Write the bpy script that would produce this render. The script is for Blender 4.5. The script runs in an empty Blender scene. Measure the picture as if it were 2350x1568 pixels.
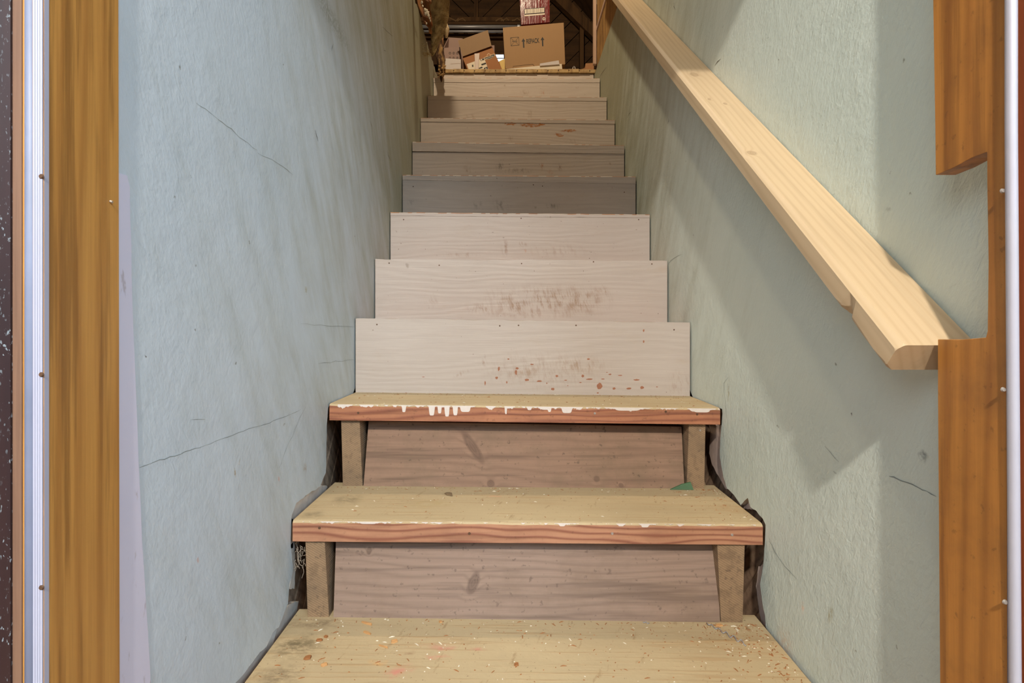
import bpy, bmesh, math, random
from mathutils import Vector, Matrix, Euler, noise as mnoise

random.seed(7)
sc = bpy.context.scene
COL = sc.collection

# ------------------------------------------------------------------ camera, world, lights, exposure
F = 1260.0          # focal length in pixels of the 2350 x 1568 frame
VX, VY = 1172.0, 745.0   # where the level line of sight meets the picture
ZC = 0.81           # eye height over the floor in front of the stairs

cam_d = bpy.data.cameras.new('camera')
cam = bpy.data.objects.new('camera', cam_d)
COL.objects.link(cam)
cam.location = (0, 0, ZC)
cam.rotation_euler = (math.radians(90), 0, 0)
cam_d.sensor_width = 36.0
cam_d.lens = 36.0 * F / 2350.0
cam_d.shift_x = (1175.0 - VX) / 2350.0
cam_d.shift_y = -(784.0 - VY) / 2350.0
cam_d.clip_start = 0.02
sc.camera = cam

sc.view_settings.view_transform = 'Standard'
sc.view_settings.look = 'None'
sc.view_settings.gamma = 1.0
sc.view_settings.use_curve_mapping = False
sc.view_settings.exposure = -0.06

world = bpy.data.worlds.new('world')
sc.world = world
world.use_nodes = True
bg = world.node_tree.nodes['Background']
bg.inputs[0].default_value = (0.62, 0.80, 1.0, 1)
bg.inputs[1].default_value = 0.20


def lamp(name, loc, energy, color, radius):
    d = bpy.data.lights.new(name, 'POINT')
    d.energy = energy
    d.color = color
    d.shadow_soft_size = radius
    o = bpy.data.objects.new(name, d)
    COL.objects.link(o)
    o.location = loc
    return o


# ceiling lamp of the room in front of the door, bare bulb of the attic, two cool fill lights added to stand in for daylight
lamp('room_lamp_light', (-0.20, -1.60, ZC + 1.67), 375.0, (1.0, 0.92, 0.82), 0.045)
lamp('attic_bulb_light', (-0.15, 2.15, ZC + 3.00), 130.0, (1.0, 0.82, 0.58), 0.045)
for wx, wy, wz, rz, we, wc in ((1.55, -1.9, 1.20, 36, 84.0, (0.62, 0.82, 1.0)), (-1.60, -1.7, 1.20, -38, 30.0, (0.80, 0.90, 1.0))):
    ad = bpy.data.lights.new('room_fill_light', 'AREA')
    ad.shape = 'RECTANGLE'
    ad.size, ad.size_y = 1.2, 1.3
    ad.energy = we
    ad.color = wc
    ao = bpy.data.objects.new('room_fill_light', ad)
    COL.objects.link(ao)
    ao.location = (wx, wy, ZC + wz)
    ao.rotation_euler = (math.radians(68), 0, math.radians(rz))



# ------------------------------------------------------------------ helpers
def P(px, py, d):
    return Vector(((px - VX) * d / F, d, ZC + (VY - py) * d / F))


def PX(px, py, X):
    d = X * F / (px - VX)
    return (d, ZC + (VY - py) * d / F)


def lin(c):
    return c / 12.92 if c <= 0.04045 else ((c + 0.055) / 1.055) ** 2.4


def rgb(r, g, b):
    return (lin(r / 255), lin(g / 255), lin(b / 255), 1)


def link(name, bm, mats, base=(0, 0, 0), parent=None, smooth=False, bevel=0.0, seg=1):
    if bevel:
        es = [e for e in bm.edges if len(e.link_faces) == 2 and e.calc_face_angle(0) > 0.6]
        bmesh.ops.bevel(bm, geom=es, offset=bevel, segments=seg, profile=0.5, affect='EDGES', clamp_overlap=True)
    bmesh.ops.recalc_face_normals(bm, faces=bm.faces)
    if parent is not None:
        b = Vector(parent['base'])
    else:
        b = Vector(base)
    bmesh.ops.translate(bm, verts=bm.verts, vec=-b)
    me = bpy.data.meshes.new(name)
    bm.to_mesh(me)
    bm.free()
    if not isinstance(mats, (list, tuple)):
        mats = [mats]
    for m in mats:
        me.materials.append(m)
    if smooth:
        for p in me.polygons:
            p.use_smooth = True
    o = bpy.data.objects.new(name, me)
    COL.objects.link(o)
    if parent is not None:
        o.parent = parent
        o['base'] = list(b)
    else:
        o.location = b
        o['base'] = list(b)
    return o


def empty(name, base):
    o = bpy.data.objects.new(name, None)
    COL.objects.link(o)
    o.location = base
    o['base'] = list(base)
    o.empty_display_size = 0.05
    return o


def tag(o, label, cat, group=None):
    o['label'] = label
    o['category'] = cat
    if group:
        o['group'] = group
    return o


def struct(o, label=None):
    o['kind'] = 'structure'
    if label:
        o['label'] = label
    return o


def quad8(bm, c):
    """hexahedron: c = 4 front corners then the matching 4 back corners"""
    v = [bm.verts.new(p) for p in c]
    for f in ((0, 1, 2, 3), (7, 6, 5, 4), (0, 4, 5, 1), (1, 5, 6, 2), (2, 6, 7, 3), (3, 7, 4, 0)):
        bm.faces.new([v[i] for i in f])
    return v


def box(bm, x0, x1, y0, y1, z0, z1):
    return quad8(bm, [(x0, y0, z0), (x1, y0, z0), (x1, y0, z1), (x0, y0, z1),
                      (x0, y1, z0), (x1, y1, z0), (x1, y1, z1), (x0, y1, z1)])


def prism_x(bm, pts, x0, x1, tri=True, side=None):
    """polygon of (y, z) points extruded from x0 to x1; faces away from x get material index side"""
    n = len(pts)
    a = [bm.verts.new((x0, p[0], p[1])) for p in pts]
    b = [bm.verts.new((x1, p[0], p[1])) for p in pts]
    fa = bm.faces.new(a)
    fb = bm.faces.new(list(reversed(b)))
    for i in range(n):
        f = bm.faces.new((a[i], b[i], b[(i + 1) % n], a[(i + 1) % n]))
        if side is not None:
            f.material_index = side
    if tri:
        fa.normal_update()
        fb.normal_update()
        bmesh.ops.triangulate(bm, faces=[fa, fb])


def prism_y(bm, pts, y0, y1):
    """polygon of (x, z) points extruded along y"""
    n = len(pts)
    a = [bm.verts.new((p[0], y0, p[1])) for p in pts]
    b = [bm.verts.new((p[0], y1, p[1])) for p in pts]
    fs = [bm.faces.new(a), bm.faces.new(list(reversed(b)))]
    for i in range(n):
        bm.faces.new((a[i], b[i], b[(i + 1) % n], a[(i + 1) % n]))
    if n > 4:
        for f in fs:
            f.normal_update()
        bmesh.ops.triangulate(bm, faces=fs)


def rag(pts, amp, step, closed=False):
    """break a polyline into short uneven pieces"""
    out = []
    n = len(pts)
    for i in range(n - (0 if closed else 1)):
        a, b = Vector(pts[i]), Vector(pts[(i + 1) % n])
        k = max(1, int((b - a).length / step))
        out.append(tuple(a))
        for j in range(1, k):
            p = a.lerp(b, j / k)
            out.append((p.x + random.uniform(-amp, amp), p.y + random.uniform(-amp, amp)))
    if not closed:
        out.append(tuple(pts[-1]))
    return out


def tube(bm, pts, r, n=8, taper=None):
    rings = []
    for i, p in enumerate(pts):
        p = Vector(p)
        t = (Vector(pts[min(i + 1, len(pts) - 1)]) - Vector(pts[max(i - 1, 0)])).normalized()
        up = Vector((0, 0, 1)) if abs(t.z) < 0.9 else Vector((1, 0, 0))
        s = t.cross(up).normalized()
        u = s.cross(t)
        rr = r * (taper[i] if taper else 1)
        rings.append([bm.verts.new(p + (s * math.cos(2 * math.pi * k / n) + u * math.sin(2 * math.pi * k / n)) * rr) for k in range(n)])
    for a, b in zip(rings[:-1], rings[1:]):
        for k in range(n):
            bm.faces.new((a[k], a[(k + 1) % n], b[(k + 1) % n], b[k]))
    bm.faces.new(list(reversed(rings[0])))
    bm.faces.new(rings[-1])


def disc_y(bm, c, r, h, n=10, dome=0.4):
    """nail head facing the camera side: a short domed cylinder on a face at y = c.y"""
    a = [bm.verts.new((c[0] + r * math.cos(2 * math.pi * k / n), c[1], c[2] + r * math.sin(2 * math.pi * k / n))) for k in range(n)]
    b = [bm.verts.new((c[0] + r * .7 * math.cos(2 * math.pi * k / n), c[1] - h, c[2] + r * .7 * math.sin(2 * math.pi * k / n))) for k in range(n)]
    for k in range(n):
        bm.faces.new((a[k], a[(k + 1) % n], b[(k + 1) % n], b[k]))
    bm.faces.new(b)
    bm.faces.new(list(reversed(a)))


# ------------------------------------------------------------------ materials
class Mat:
    def __init__(self, name, rough=0.6, base=(0, 0, 0)):
        self.m = bpy.data.materials.new(name)
        self.m.use_nodes = True
        self.t = self.m.node_tree
        self.bsdf = self.t.nodes['Principled BSDF']
        self.bsdf.inputs['Roughness'].default_value = rough
        self.base = Vector(base)
        self.co = self.N('ShaderNodeTexCoord').outputs['Object']

    def N(self, k, **kw):
        n = self.t.nodes.new(k)
        for a, v in kw.items():
            setattr(n, a, v)
        return n

    def L(self, a, b):
        self.t.links.new(a, b)

    def put(self, sock, v):
        if isinstance(v, bpy.types.NodeSocket):
            self.L(v, sock)
        else:
            sock.default_value = v

    def map(self, scale=(1, 1, 1), loc=(0, 0, 0), rot=(0, 0, 0), src=None):
        n = self.N('ShaderNodeMapping')
        self.L(src or self.co, n.inputs['Vector'])
        n.inputs['Scale'].default_value = scale
        n.inputs['Location'].default_value = loc
        n.inputs['Rotation'].default_value = rot
        return n.outputs[0]

    def noise(self, scale=(1, 1, 1), detail=4, rough=0.55, loc=(0, 0, 0), rot=(0, 0, 0), dist=0.0, src=None):
        n = self.N('ShaderNodeTexNoise')
        if any(rot):
            src = self.map(rot=rot, src=src)
        self.L(self.map(scale, loc, src=src), n.inputs['Vector'])
        n.inputs['Scale'].default_value = 1.0
        n.inputs['Detail'].default_value = detail
        n.inputs['Roughness'].default_value = rough
        n.inputs['Distortion'].default_value = dist
        return n.outputs['Fac']

    def math(self, op, a, b=0.0, c=0.0, clamp=False):
        n = self.N('ShaderNodeMath', operation=op, use_clamp=clamp)
        self.put(n.inputs[0], a)
        self.put(n.inputs[1], b)
        if op in ('MULTIPLY_ADD', 'SMOOTHSTEP'):
            self.put(n.inputs[2], c)
        return n.outputs[0]

    def step(self, v, lo, hi, a=0.0, b=1.0):
        n = self.N('ShaderNodeMapRange', interpolation_type='SMOOTHSTEP')
        self.put(n.inputs['Value'], v)
        n.inputs['From Min'].default_value = lo
        n.inputs['From Max'].default_value = hi
        n.inputs['To Min'].default_value = a
        n.inputs['To Max'].default_value = b
        return n.outputs[0]

    def mix(self, fac, a, b, mode='MIX'):
        n = self.N('ShaderNodeMix', data_type='RGBA', blend_type=mode)
        self.put(n.inputs[0], fac)
        self.put(n.inputs[6], a)
        self.put(n.inputs[7], b)
        return n.outputs[2]

    def ell(self, center, rad, rot=(0, 0, 0), soft=0.5, wob=0.0, wscale=40.0):
        """mask of an ellipsoid given in world space"""
        src = self.co
        if wob:
            n = self.N('ShaderNodeTexNoise')
            self.L(self.co, n.inputs['Vector'])
            n.inputs['Scale'].default_value = wscale
            n.inputs['Detail'].default_value = 3
            s = self.N('ShaderNodeVectorMath', operation='SUBTRACT')
            self.L(n.outputs['Color'], s.inputs[0])
            s.inputs[1].default_value = (.5, .5, .5)
            m = self.N('ShaderNodeVectorMath', operation='MULTIPLY_ADD')
            self.L(s.outputs[0], m.inputs[0])
            m.inputs[1].default_value = (wob, wob, wob)
            self.L(self.co, m.inputs[2])
            src = m.outputs[0]
        n = self.N('ShaderNodeMapping', vector_type='TEXTURE')
        self.L(src, n.inputs['Vector'])
        n.inputs['Location'].default_value = Vector(center) - self.base
        n.inputs['Rotation'].default_value = rot
        n.inputs['Scale'].default_value = rad
        l = self.N('ShaderNodeVectorMath', operation='LENGTH')
        self.L(n.outputs[0], l.inputs[0])
        return self.step(l.outputs['Value'], 1.0, 1.0 - soft), l.outputs['Value']

    def bump(self, h, strength=0.3, dist=0.002):
        n = self.N('ShaderNodeBump')
        n.inputs['Strength'].default_value = strength
        n.inputs['Distance'].default_value = dist
        self.put(n.inputs['Height'], h)
        old = self.bsdf.inputs['Normal']
        if old.is_linked:
            self.L(old.links[0].from_socket, n.inputs['Normal'])
        self.L(n.outputs[0], old)

    def color(self, c):
        self.put(self.bsdf.inputs['Base Color'], c)
        return self

    def rough(self, r):
        self.put(self.bsdf.inputs['Roughness'], r)
        return self


def flat(name, col, rough=0.6, metal=0.0, vary=0.12, scale=30.0, bump=0.0):
    M = Mat(name, rough)
    n = M.noise((scale,) * 3, 5)
    dark = tuple(c * (1 - vary) for c in col[:3]) + (1,)
    lite = tuple(min(1, c * (1 + vary)) for c in col[:3]) + (1,)
    M.color(M.mix(n, dark, lite))
    M.bsdf.inputs['Metallic'].default_value = metal
    if bump:
        M.bump(n, bump, 0.002)
    return M


AX = {'X': 0, 'Y': 1, 'Z': 2}


def wood(name, light, dark, axis='X', rings=60.0, lowf=(1.3, 7.0), warp=6.0, contrast=0.6, fine=0.35, rough=0.6, seed=0.0,
         base=(0, 0, 0), dirt=None, dirt_amt=0.0, knots=(), bump=0.25, scale=1.0, across=(1, 1, 1)):
    """procedural board: cathedral rings, fine fibres, streaks and knots given in world space"""
    M = Mat(name, rough, base)
    i = AX[axis]

    def sv(along, acr):
        s = [acr * scale] * 3
        s[i] = along * scale
        return tuple(s)
    off = (seed * 3.1, seed * 1.7, seed * 2.3)
    low = M.noise(sv(*lowf), 2, 0.5, loc=off)
    sep = M.N('ShaderNodeSeparateXYZ')
    M.L(M.co, sep.inputs[0])
    o = [k for k in range(3) if k != i]
    s = M.math('ADD', M.math('MULTIPLY', sep.outputs[o[0]], across[0]), M.math('MULTIPLY', sep.outputs[o[1]], across[1]))
    ph = M.math('MULTIPLY_ADD', s, rings * scale, M.math('MULTIPLY', low, warp * 3))
    kmasks = []
    for (c, r, rot) in knots:
        m, ln = M.ell(c, (r[0] * 2.1, r[1] * 2.1, r[2] * 2.1), rot, 1.0)
        ph = M.math('MULTIPLY_ADD', m, 5.0, ph)
        k, _ = M.ell(c, r, rot, 0.35, 0.006, 60)
        kmasks.append((k, ln))
    band = M.math('MULTIPLY_ADD', M.math('SINE', ph), 0.5, 0.5)
    band = M.math('POWER', band, 2.6)
    fib = M.noise(sv(7, 260), 3, 0.6, loc=off)
    strk = M.step(M.noise(sv(2.2, 55), 4, 0.6, loc=(off[1], off[0], 1)), 0.50, 0.66)
    col = M.mix(M.math('MULTIPLY', band, contrast, clamp=True), light, dark)
    col = M.mix(M.math('MULTIPLY', fib, fine, clamp=True), col, dark)
    col = M.mix(M.math('MULTIPLY', strk, fine * 0.9, clamp=True), col, tuple(c * .55 for c in dark[:3]) + (1,))
    for k, ln in kmasks:
        rr = M.math('MULTIPLY_ADD', M.math('SINE', M.math('MULTIPLY', ln, 40.0)), .5, .5)
        kc = M.mix(rr, tuple(c * .62 for c in dark[:3]) + (1,), tuple(c * .9 for c in dark[:3]) + (1,))
        col = M.mix(M.math('MULTIPLY', k, .62), col, kc)
    if dirt is not None:
        d1 = M.step(M.noise((9, 9, 9), 6, 0.7, loc=(seed, 2, 5)), 0.42, 0.75)
        col = M.mix(M.math('MULTIPLY', d1, dirt_amt), col, dirt)
        d2 = M.step(M.noise((90, 90, 90), 3, 0.6, loc=(3, seed, 5)), 0.62, 0.70)
        col = M.mix(M.math('MULTIPLY', d2, dirt_amt * .9, clamp=True), col, tuple(c * .35 for c in dirt[:3]) + (1,))
    M.color(col)
    M.bump(M.math('ADD', band, M.math('MULTIPLY', fib, 1.5)), bump, 0.0012)
    M.col = col
    return M


# ------------------------------------------------------------------ step geometry (depth of every nosing, read from the widths)
def D(n):
    return 0.6665 + 0.2286 * n


XL, XR = -0.4465, 0.5160
WL, WR = -0.4500, 0.5205            # plaster faces
STEP = {2: (679, 1195, 1755, 1203), 3: (757, 927, 1657, 937), 4: (814, 730, 1583, 740), 5: (860, 594, 1529, 598),
        6: (898, 487, 1488, 492), 7: (922, 401, 1457, 405), 8: (947, 325, 1430, 333), 9: (964, 270, 1410, 275),
        10: (981, 219, 1392, 223), 11: (998, 178, 1380, 179.5)}
ZF = ZC + (VY - 159.5) * 3.41 / F       # attic floor


def zt(n, side):
    if n == 1:
        return ZC - (0.6014 if side == 0 else 0.614)
    L = STEP[n]
    return ZC + (VY - L[1 + 2 * side]) * D(n) / F


def zx(n, x):
    t = (x - XL) / (XR - XL)
    return zt(n, 0) * (1 - t) + zt(n, 1) * t


# ------------------------------------------------------------------ wall plaster
def plaster(name, side, base):
    M = Mat(name, 0.55, base)
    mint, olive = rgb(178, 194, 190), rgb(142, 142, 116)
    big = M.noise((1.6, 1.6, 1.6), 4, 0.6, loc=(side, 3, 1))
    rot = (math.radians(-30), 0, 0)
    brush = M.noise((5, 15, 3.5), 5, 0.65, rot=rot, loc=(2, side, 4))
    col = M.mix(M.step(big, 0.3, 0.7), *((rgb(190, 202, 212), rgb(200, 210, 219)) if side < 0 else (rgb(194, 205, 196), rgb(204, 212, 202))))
    # olive grime mixed with the warm lamp's tint painted in, stronger toward the attic
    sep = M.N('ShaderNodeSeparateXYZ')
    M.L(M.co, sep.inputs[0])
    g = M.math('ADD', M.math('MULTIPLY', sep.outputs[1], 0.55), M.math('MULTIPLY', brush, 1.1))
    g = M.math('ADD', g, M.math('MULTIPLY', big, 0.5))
    grime_lamp_tint = M.step(g, 0.80 if side < 0 else 1.20, 1.95 if side < 0 else 2.1)
    col = M.mix(M.math('MULTIPLY', grime_lamp_tint, 0.92), col, olive)
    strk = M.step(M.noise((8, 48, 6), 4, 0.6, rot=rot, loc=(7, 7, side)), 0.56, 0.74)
    col = M.mix(M.math('MULTIPLY', strk, M.math('MULTIPLY_ADD', grime_lamp_tint, .34, .03)), col, rgb(118, 122, 100))
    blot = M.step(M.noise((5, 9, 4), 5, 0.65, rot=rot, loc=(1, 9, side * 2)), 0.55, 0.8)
    col = M.mix(M.math('MULTIPLY', blot, M.math('MULTIPLY_ADD', grime_lamp_tint, 0.5, 0.08)), col, rgb(104, 110, 92))
    spk = M.step(M.noise((70, 40, 40), 3, 0.5, rot=rot), 0.73, 0.77)
    col = M.mix(M.math('MULTIPLY', spk, 0.6), col, rgb(96, 88, 66))
    M.spots = []
    M.col = col
    h = M.math('ADD', M.noise((150, 150, 150), 4, 0.6), M.math('MULTIPLY', M.noise((28, 40, 24), 4, 0.6, rot=rot), 1.6))
    rip = M.noise((50, 120, 42), 3, 0.55, rot=rot, dist=.6)
    M.bump(M.math('MULTIPLY_ADD', rip, 1.6, h), 0.16 if side < 0 else 0.34, 0.003)
    M.bump(M.noise((6, 6, 6), 3), 0.2 if side < 0 else 0.3, 0.012)
    return M


def wall_spots(M, X, spots):
    col = M.col
    for (px, py, rx, ry, ang, c, amt) in spots:
        d, z = PX(px, py, X)
        d2, _ = PX(px + rx, py, X)
        ry_w = ry * d / F
        rx_w = abs(d2 - d)
        m, _ = M.ell((X, d, z), (1, rx_w, ry_w), (math.radians(ang), 0, 0), 0.9, 0.012, 60)
        n = M.step(M.noise((120, 120, 120), 3, 0.6), 0.35, 0.6)
        col = M.mix(M.math('MULTIPLY', M.math('MULTIPLY', m, n), amt), col, c)
    M.color(col)


baseL, baseR = (WL, 0.62, 0), (WR, 0.60, 0)
mat_cut = flat('broken_plaster', rgb(176, 160, 140), 0.9, vary=.3, scale=60, bump=.6)
mat_base = flat('grey_base_coat', rgb(224, 210, 196), 0.95, vary=.3, scale=45, bump=.8)
mat_void = flat('dark_void', rgb(38, 30, 24), 0.95)

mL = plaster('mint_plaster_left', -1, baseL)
wall_spots(mL, WL, [
    (955, 75, 6, 12, 0, rgb(90, 84, 50), .8), (760, 40, 60, 40, 0, rgb(112, 116, 100), .5),
    (540, 1085, 3, 16, 10, rgb(150, 120, 60), .8), (550, 1060, 2, 10, 0, rgb(150, 120, 60), .7),
    (640, 1100, 3, 12, 0, rgb(200, 150, 140), .7), (335, 815, 3, 5, 0, rgb(90, 80, 70), .9),
    (702, 665, 4, 14, 20, rgb(140, 130, 80), .7), (455, 1285, 3, 9, 10, rgb(190, 130, 110), .7),
    (700, 1075, 6, 14, -30, rgb(150, 125, 95), .6)])
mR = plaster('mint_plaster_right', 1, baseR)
wall_spots(mR, WR, [
    (2118, 1045, 14, 20, 0, rgb(60, 70, 76), .8), (1905, 1412, 8, 34, 12, rgb(140, 128, 80), .8),
    (1955, 950, 3, 6, 0, rgb(50, 34, 24), 1.0), (2040, 480, 12, 10, 0, rgb(120, 125, 120), .4),
    (1915, 1085, 5, 4, 0, rgb(70, 80, 76), .8), (1672, 900, 3, 40, 5, rgb(150, 140, 100), .6),
    (1800, 1480, 26, 60, 30, rgb(196, 166, 140), .5), (1842, 1395, 5, 20, 10, rgb(225, 190, 165), .6)])

# left plaster sheet: outline in wall coordinates (y, z)
lowL = [(540, 1568), (572, 1530), (597, 1497), (612, 1484), (626, 1452), (640, 1440), (655, 1400), (661, 1385), (664, 1340), (672, 1310), (667, 1240),
        (669, 1185), (680, 1155), (706, 1135), (735, 1117), (748, 1085), (749, 1020), (751, 965), (753, 936), (757, 929)]
ptsL = [PX(a, b, WL) for a, b in lowL]
edgeL = rag(ptsL, 0.0022, 0.012)
backL = [(D(4) - .02, zt(4, 0) - .22), (D(5), zt(5, 0) - .25), (D(8), zt(8, 0) - .25), (D(11), zt(11, 0) - .25), (3.44, ZF - .35), (3.44, ZF - .06)]
topL = rag([(3.44, ZF - .06), (3.0, ZF - .075), (2.7, ZF - .05), (2.3, ZF - .07), (1.6, ZF - .04), (0.6, ZF - .02)], 0.012, 0.035)
outL = [(0.60, -0.02), (0.80, -0.02), (0.86, 0.14)] + edgeL + backL + topL[1:]
bm = bmesh.new()
prism_x(bm, outL, WL, WL - 0.011, side=1)
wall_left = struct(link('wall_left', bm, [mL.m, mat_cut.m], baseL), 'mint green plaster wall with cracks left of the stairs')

lowR = [(1868, 1586), (1850, 1560), (1826, 1535), (1805, 1506), (1790, 1488), (1776, 1470), (1762, 1452), (1757, 1437), (1756, 1415), (1749, 1380), (1744, 1340),
        (1751, 1300), (1755, 1250), (1757, 1205), (1750, 1190), (1735, 1172), (1722, 1164), (1716, 1143), (1708, 1150), (1700, 1160), (1684, 1136),
        (1668, 1121), (1660, 1095), (1652, 1050), (1653, 1010), (1655, 985), (1658, 950), (1657, 939)]
ptsR = [PX(a, b, WR) for a, b in lowR]
edgeR = rag(ptsR, 0.0016, 0.012)
backR = [(D(4) - .02, zt(4, 1) - .22), (D(5), zt(5, 1) - .25), (D(8), zt(8, 1) - .25), (D(11), zt(11, 1) - .25), (3.44, ZF - .35), (3.44, ZF - .03)]
topR = rag([(3.44, ZF - .03), (2.6, ZF - .035), (1.6, ZF - .03), (0.56, ZF - .02)], 0.004, 0.05)
outR = [(0.56, -0.02), (0.80, -0.02), (0.86, 0.10)] + edgeR + backR + topR[1:]
bm = bmesh.new()
prism_x(bm, outR, WR, WR + 0.011, side=1)
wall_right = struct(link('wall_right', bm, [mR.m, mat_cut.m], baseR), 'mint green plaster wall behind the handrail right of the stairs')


def ribbon(pxs, X, w, name, parent, mat, off):
    """thin crack or scratch lying on a wall face"""
    pts = []
    for a, b in zip(pxs[:-1], pxs[1:]):
        k = max(2, int(math.hypot(b[0] - a[0], b[1] - a[1]) / 12))
        for j in range(k):
            t = j / k
            pts.append((a[0] + (b[0] - a[0]) * t + random.uniform(-1.5, 1.5), a[1] + (b[1] - a[1]) * t + random.uniform(-2, 2)))
    pts.append(pxs[-1])
    q = [PX(a, b, X) for a, b in pts]
    bm = bmesh.new()
    prev = None
    for i, (y, z) in enumerate(q):
        a = Vector(q[max(i - 1, 0)])
        b = Vector(q[min(i + 1, len(q) - 1)])
        t = (b - a).normalized()
        nrm = Vector((-t.y, t.x)) * w * random.uniform(.4, 1.2) * (0.3 if i in (0, len(q) - 1) else 1)
        cur = (bm.verts.new((X + off, y + nrm.x, z + nrm.y)), bm.verts.new((X + off, y - nrm.x, z - nrm.y)))
        if prev:
            bm.faces.new((prev[0], prev[1], cur[1], cur[0]))
        prev = cur
    return link(name, bm, mat, parent=parent)


mat_crack = flat('crack_line', rgb(118, 126, 122), 0.9)
mat_scr = flat('dark_scratch', rgb(70, 62, 48), 0.9)
for pl in ([(318, 1072), (390, 1050), (470, 1022), (560, 990), (640, 962), (690, 940)], [(690, 744), (735, 746), (775, 750), (812, 751)],
           [(730, 836), (770, 829), (812, 826)], [(450, 235), (520, 290), (590, 345)], [(590, 350), (645, 380), (672, 402)], [(700, 935), (670, 1000), (640, 1075)],
           [(435, 965), (470, 963)]):
    ribbon(pl, WL, 0.0004, 'crack', wall_left, mat_crack.m, 0.0006)
for pl in ([(2040, 1092), (2095, 1112), (2150, 1140)], [(1530, 610), (1548, 592), (1566, 584)], [(1672, 868), (1660, 880), (1668, 960)],
           [(1765, 1240), (1800, 1300), (1830, 1330)], [(1895, 1025), (1925, 1060)]):
    ribbon(pl, WR, 0.0006, 'crack', wall_right, mat_crack.m, -0.0006)
for pl in ([(760, 118), (764, 100)], [(724, 298), (730, 325)], [(849, 275), (855, 303)], [(885, 340), (897, 370)], [(900, 85), (878, 62)], [(884, 118), (880, 110)],
           [(995, 160), (1003, 178)], [(905, 408), (903, 400)]):
    ribbon(pl, WL, 0.0011, 'scratch', wall_left, mat_scr.m, 0.0006)
for pl in ([(1532, 285), (1535, 272)], [(1640, 150), (1655, 135)], [(1450, 255), (1440, 270)], [(1386, 152), (1382, 178)], [(1391, 155), (1376, 178)], [(1549, 22), (1547, 5)]):
    ribbon(pl, WR, 0.0012, 'scratch', wall_right, mat_scr.m, -0.0006)

# grey base coat left standing where the finish coat broke away
for pxs in ([(735, 1114), (704, 1136), (680, 1152), (666, 1180), (666, 1206), (684, 1196), (700, 1172), (742, 1140), (752, 1118)],
            [(668, 1190), (664, 1260), (673, 1258), (676, 1200)],
            [(676, 1243), (668, 1250), (672, 1310), (664, 1352), (676, 1352), (679, 1300)],
            [(655, 1395), (636, 1445), (622, 1500), (648, 1480), (676, 1430), (686, 1380)],
            [(612, 1484), (596, 1500), (530, 1580), (560, 1568), (618, 1500)]):
    bm = bmesh.new()
    q = rag([PX(a, b, WL - .012) for a, b in pxs], 0.0025, 0.01, closed=True)
    prism_x(bm, q, WL - 0.0125, WL - 0.024)
    link('base_coat', bm, mat_base.m, parent=wall_left)
for pxs in ([(1626, 976), (1630, 990), (1627, 1040), (1634, 1068), (1648, 1092), (1664, 1122), (1676, 1122), (1664, 1060), (1662, 976)],
            [(1740, 1300), (1734, 1345), (1746, 1430), (1764, 1440), (1764, 1290)],
            [(1712, 1140), (1706, 1168), (1724, 1170), (1732, 1160)],
            [(1754, 1440), (1780, 1500), (1862, 1590), (1880, 1580), (1800, 1478), (1766, 1430)]):
    bm = bmesh.new()
    q = rag([PX(a, b, WR + .012) for a, b in pxs], 0.002, 0.01, closed=True)
    prism_x(bm, q, WR + 0.0125, WR + 0.024)
    link('base_coat', bm, flat('pink_base_coat', rgb(214, 188, 172), .95, vary=.2, scale=50, bump=.8).m, parent=wall_right)

# diagonal sheathing boards seen through the gaps behind the plaster
mat_sheath = wood('old_sheathing', rgb(206, 170, 138), rgb(122, 94, 74), 'X', rings=230, warp=3, contrast=.5, rough=.9, dirt=rgb(60, 48, 40), dirt_amt=.4, across=(.7, .7))


def sheath(X0, X1, sgn, parent, n=16):
    for k in range(n):
        w = 0.056
        c = Vector((1.15 + k * 0.082, 0.0))
        t = Vector((math.cos(math.radians(50)), sgn * math.sin(math.radians(50))))
        nn = Vector((-t.y, t.x))
        o = Vector((1.25, 0.28)) + nn * ((k - n / 2) * (w + 0.006))
        c4 = [o - t * .75 - nn * w / 2, o + t * .75 - nn * w / 2, o + t * .75 + nn * w / 2, o - t * .75 + nn * w / 2]
        j = random.uniform(-.003, .003)
        bm = bmesh.new()
        prism_x(bm, [tuple(p) for p in c4], X0 + j, X1 + j, tri=False)
        link('sheathing_board', bm, mat_sheath.m, parent=parent, bevel=.002)


sheath(WL - 0.030, WL - 0.050, 1, wall_left)
sheath(WR + 0.030, WR + 0.050, -1, wall_right)
for X0, X1, par in ((WL - .058, WL - .075, wall_left), (WR + .058, WR + .075, wall_right)):
    bm = bmesh.new()
    prism_x(bm, [(.6, -.4), (3.5, -.4), (3.5, ZF - .2), (.6, ZF - .2)], X0, X1, tri=False)
    link('backing', bm, mat_void.m, parent=par)

# ------------------------------------------------------------------ staircase
SB = (0.035, 0.89, 0.0)
stair = empty('staircase', SB)
tag(stair, 'steep wooden staircase with pale painted risers climbing to the attic', 'staircase')

RED_L, RED_D = rgb(176, 129, 98), rgb(120, 68, 50)


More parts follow.
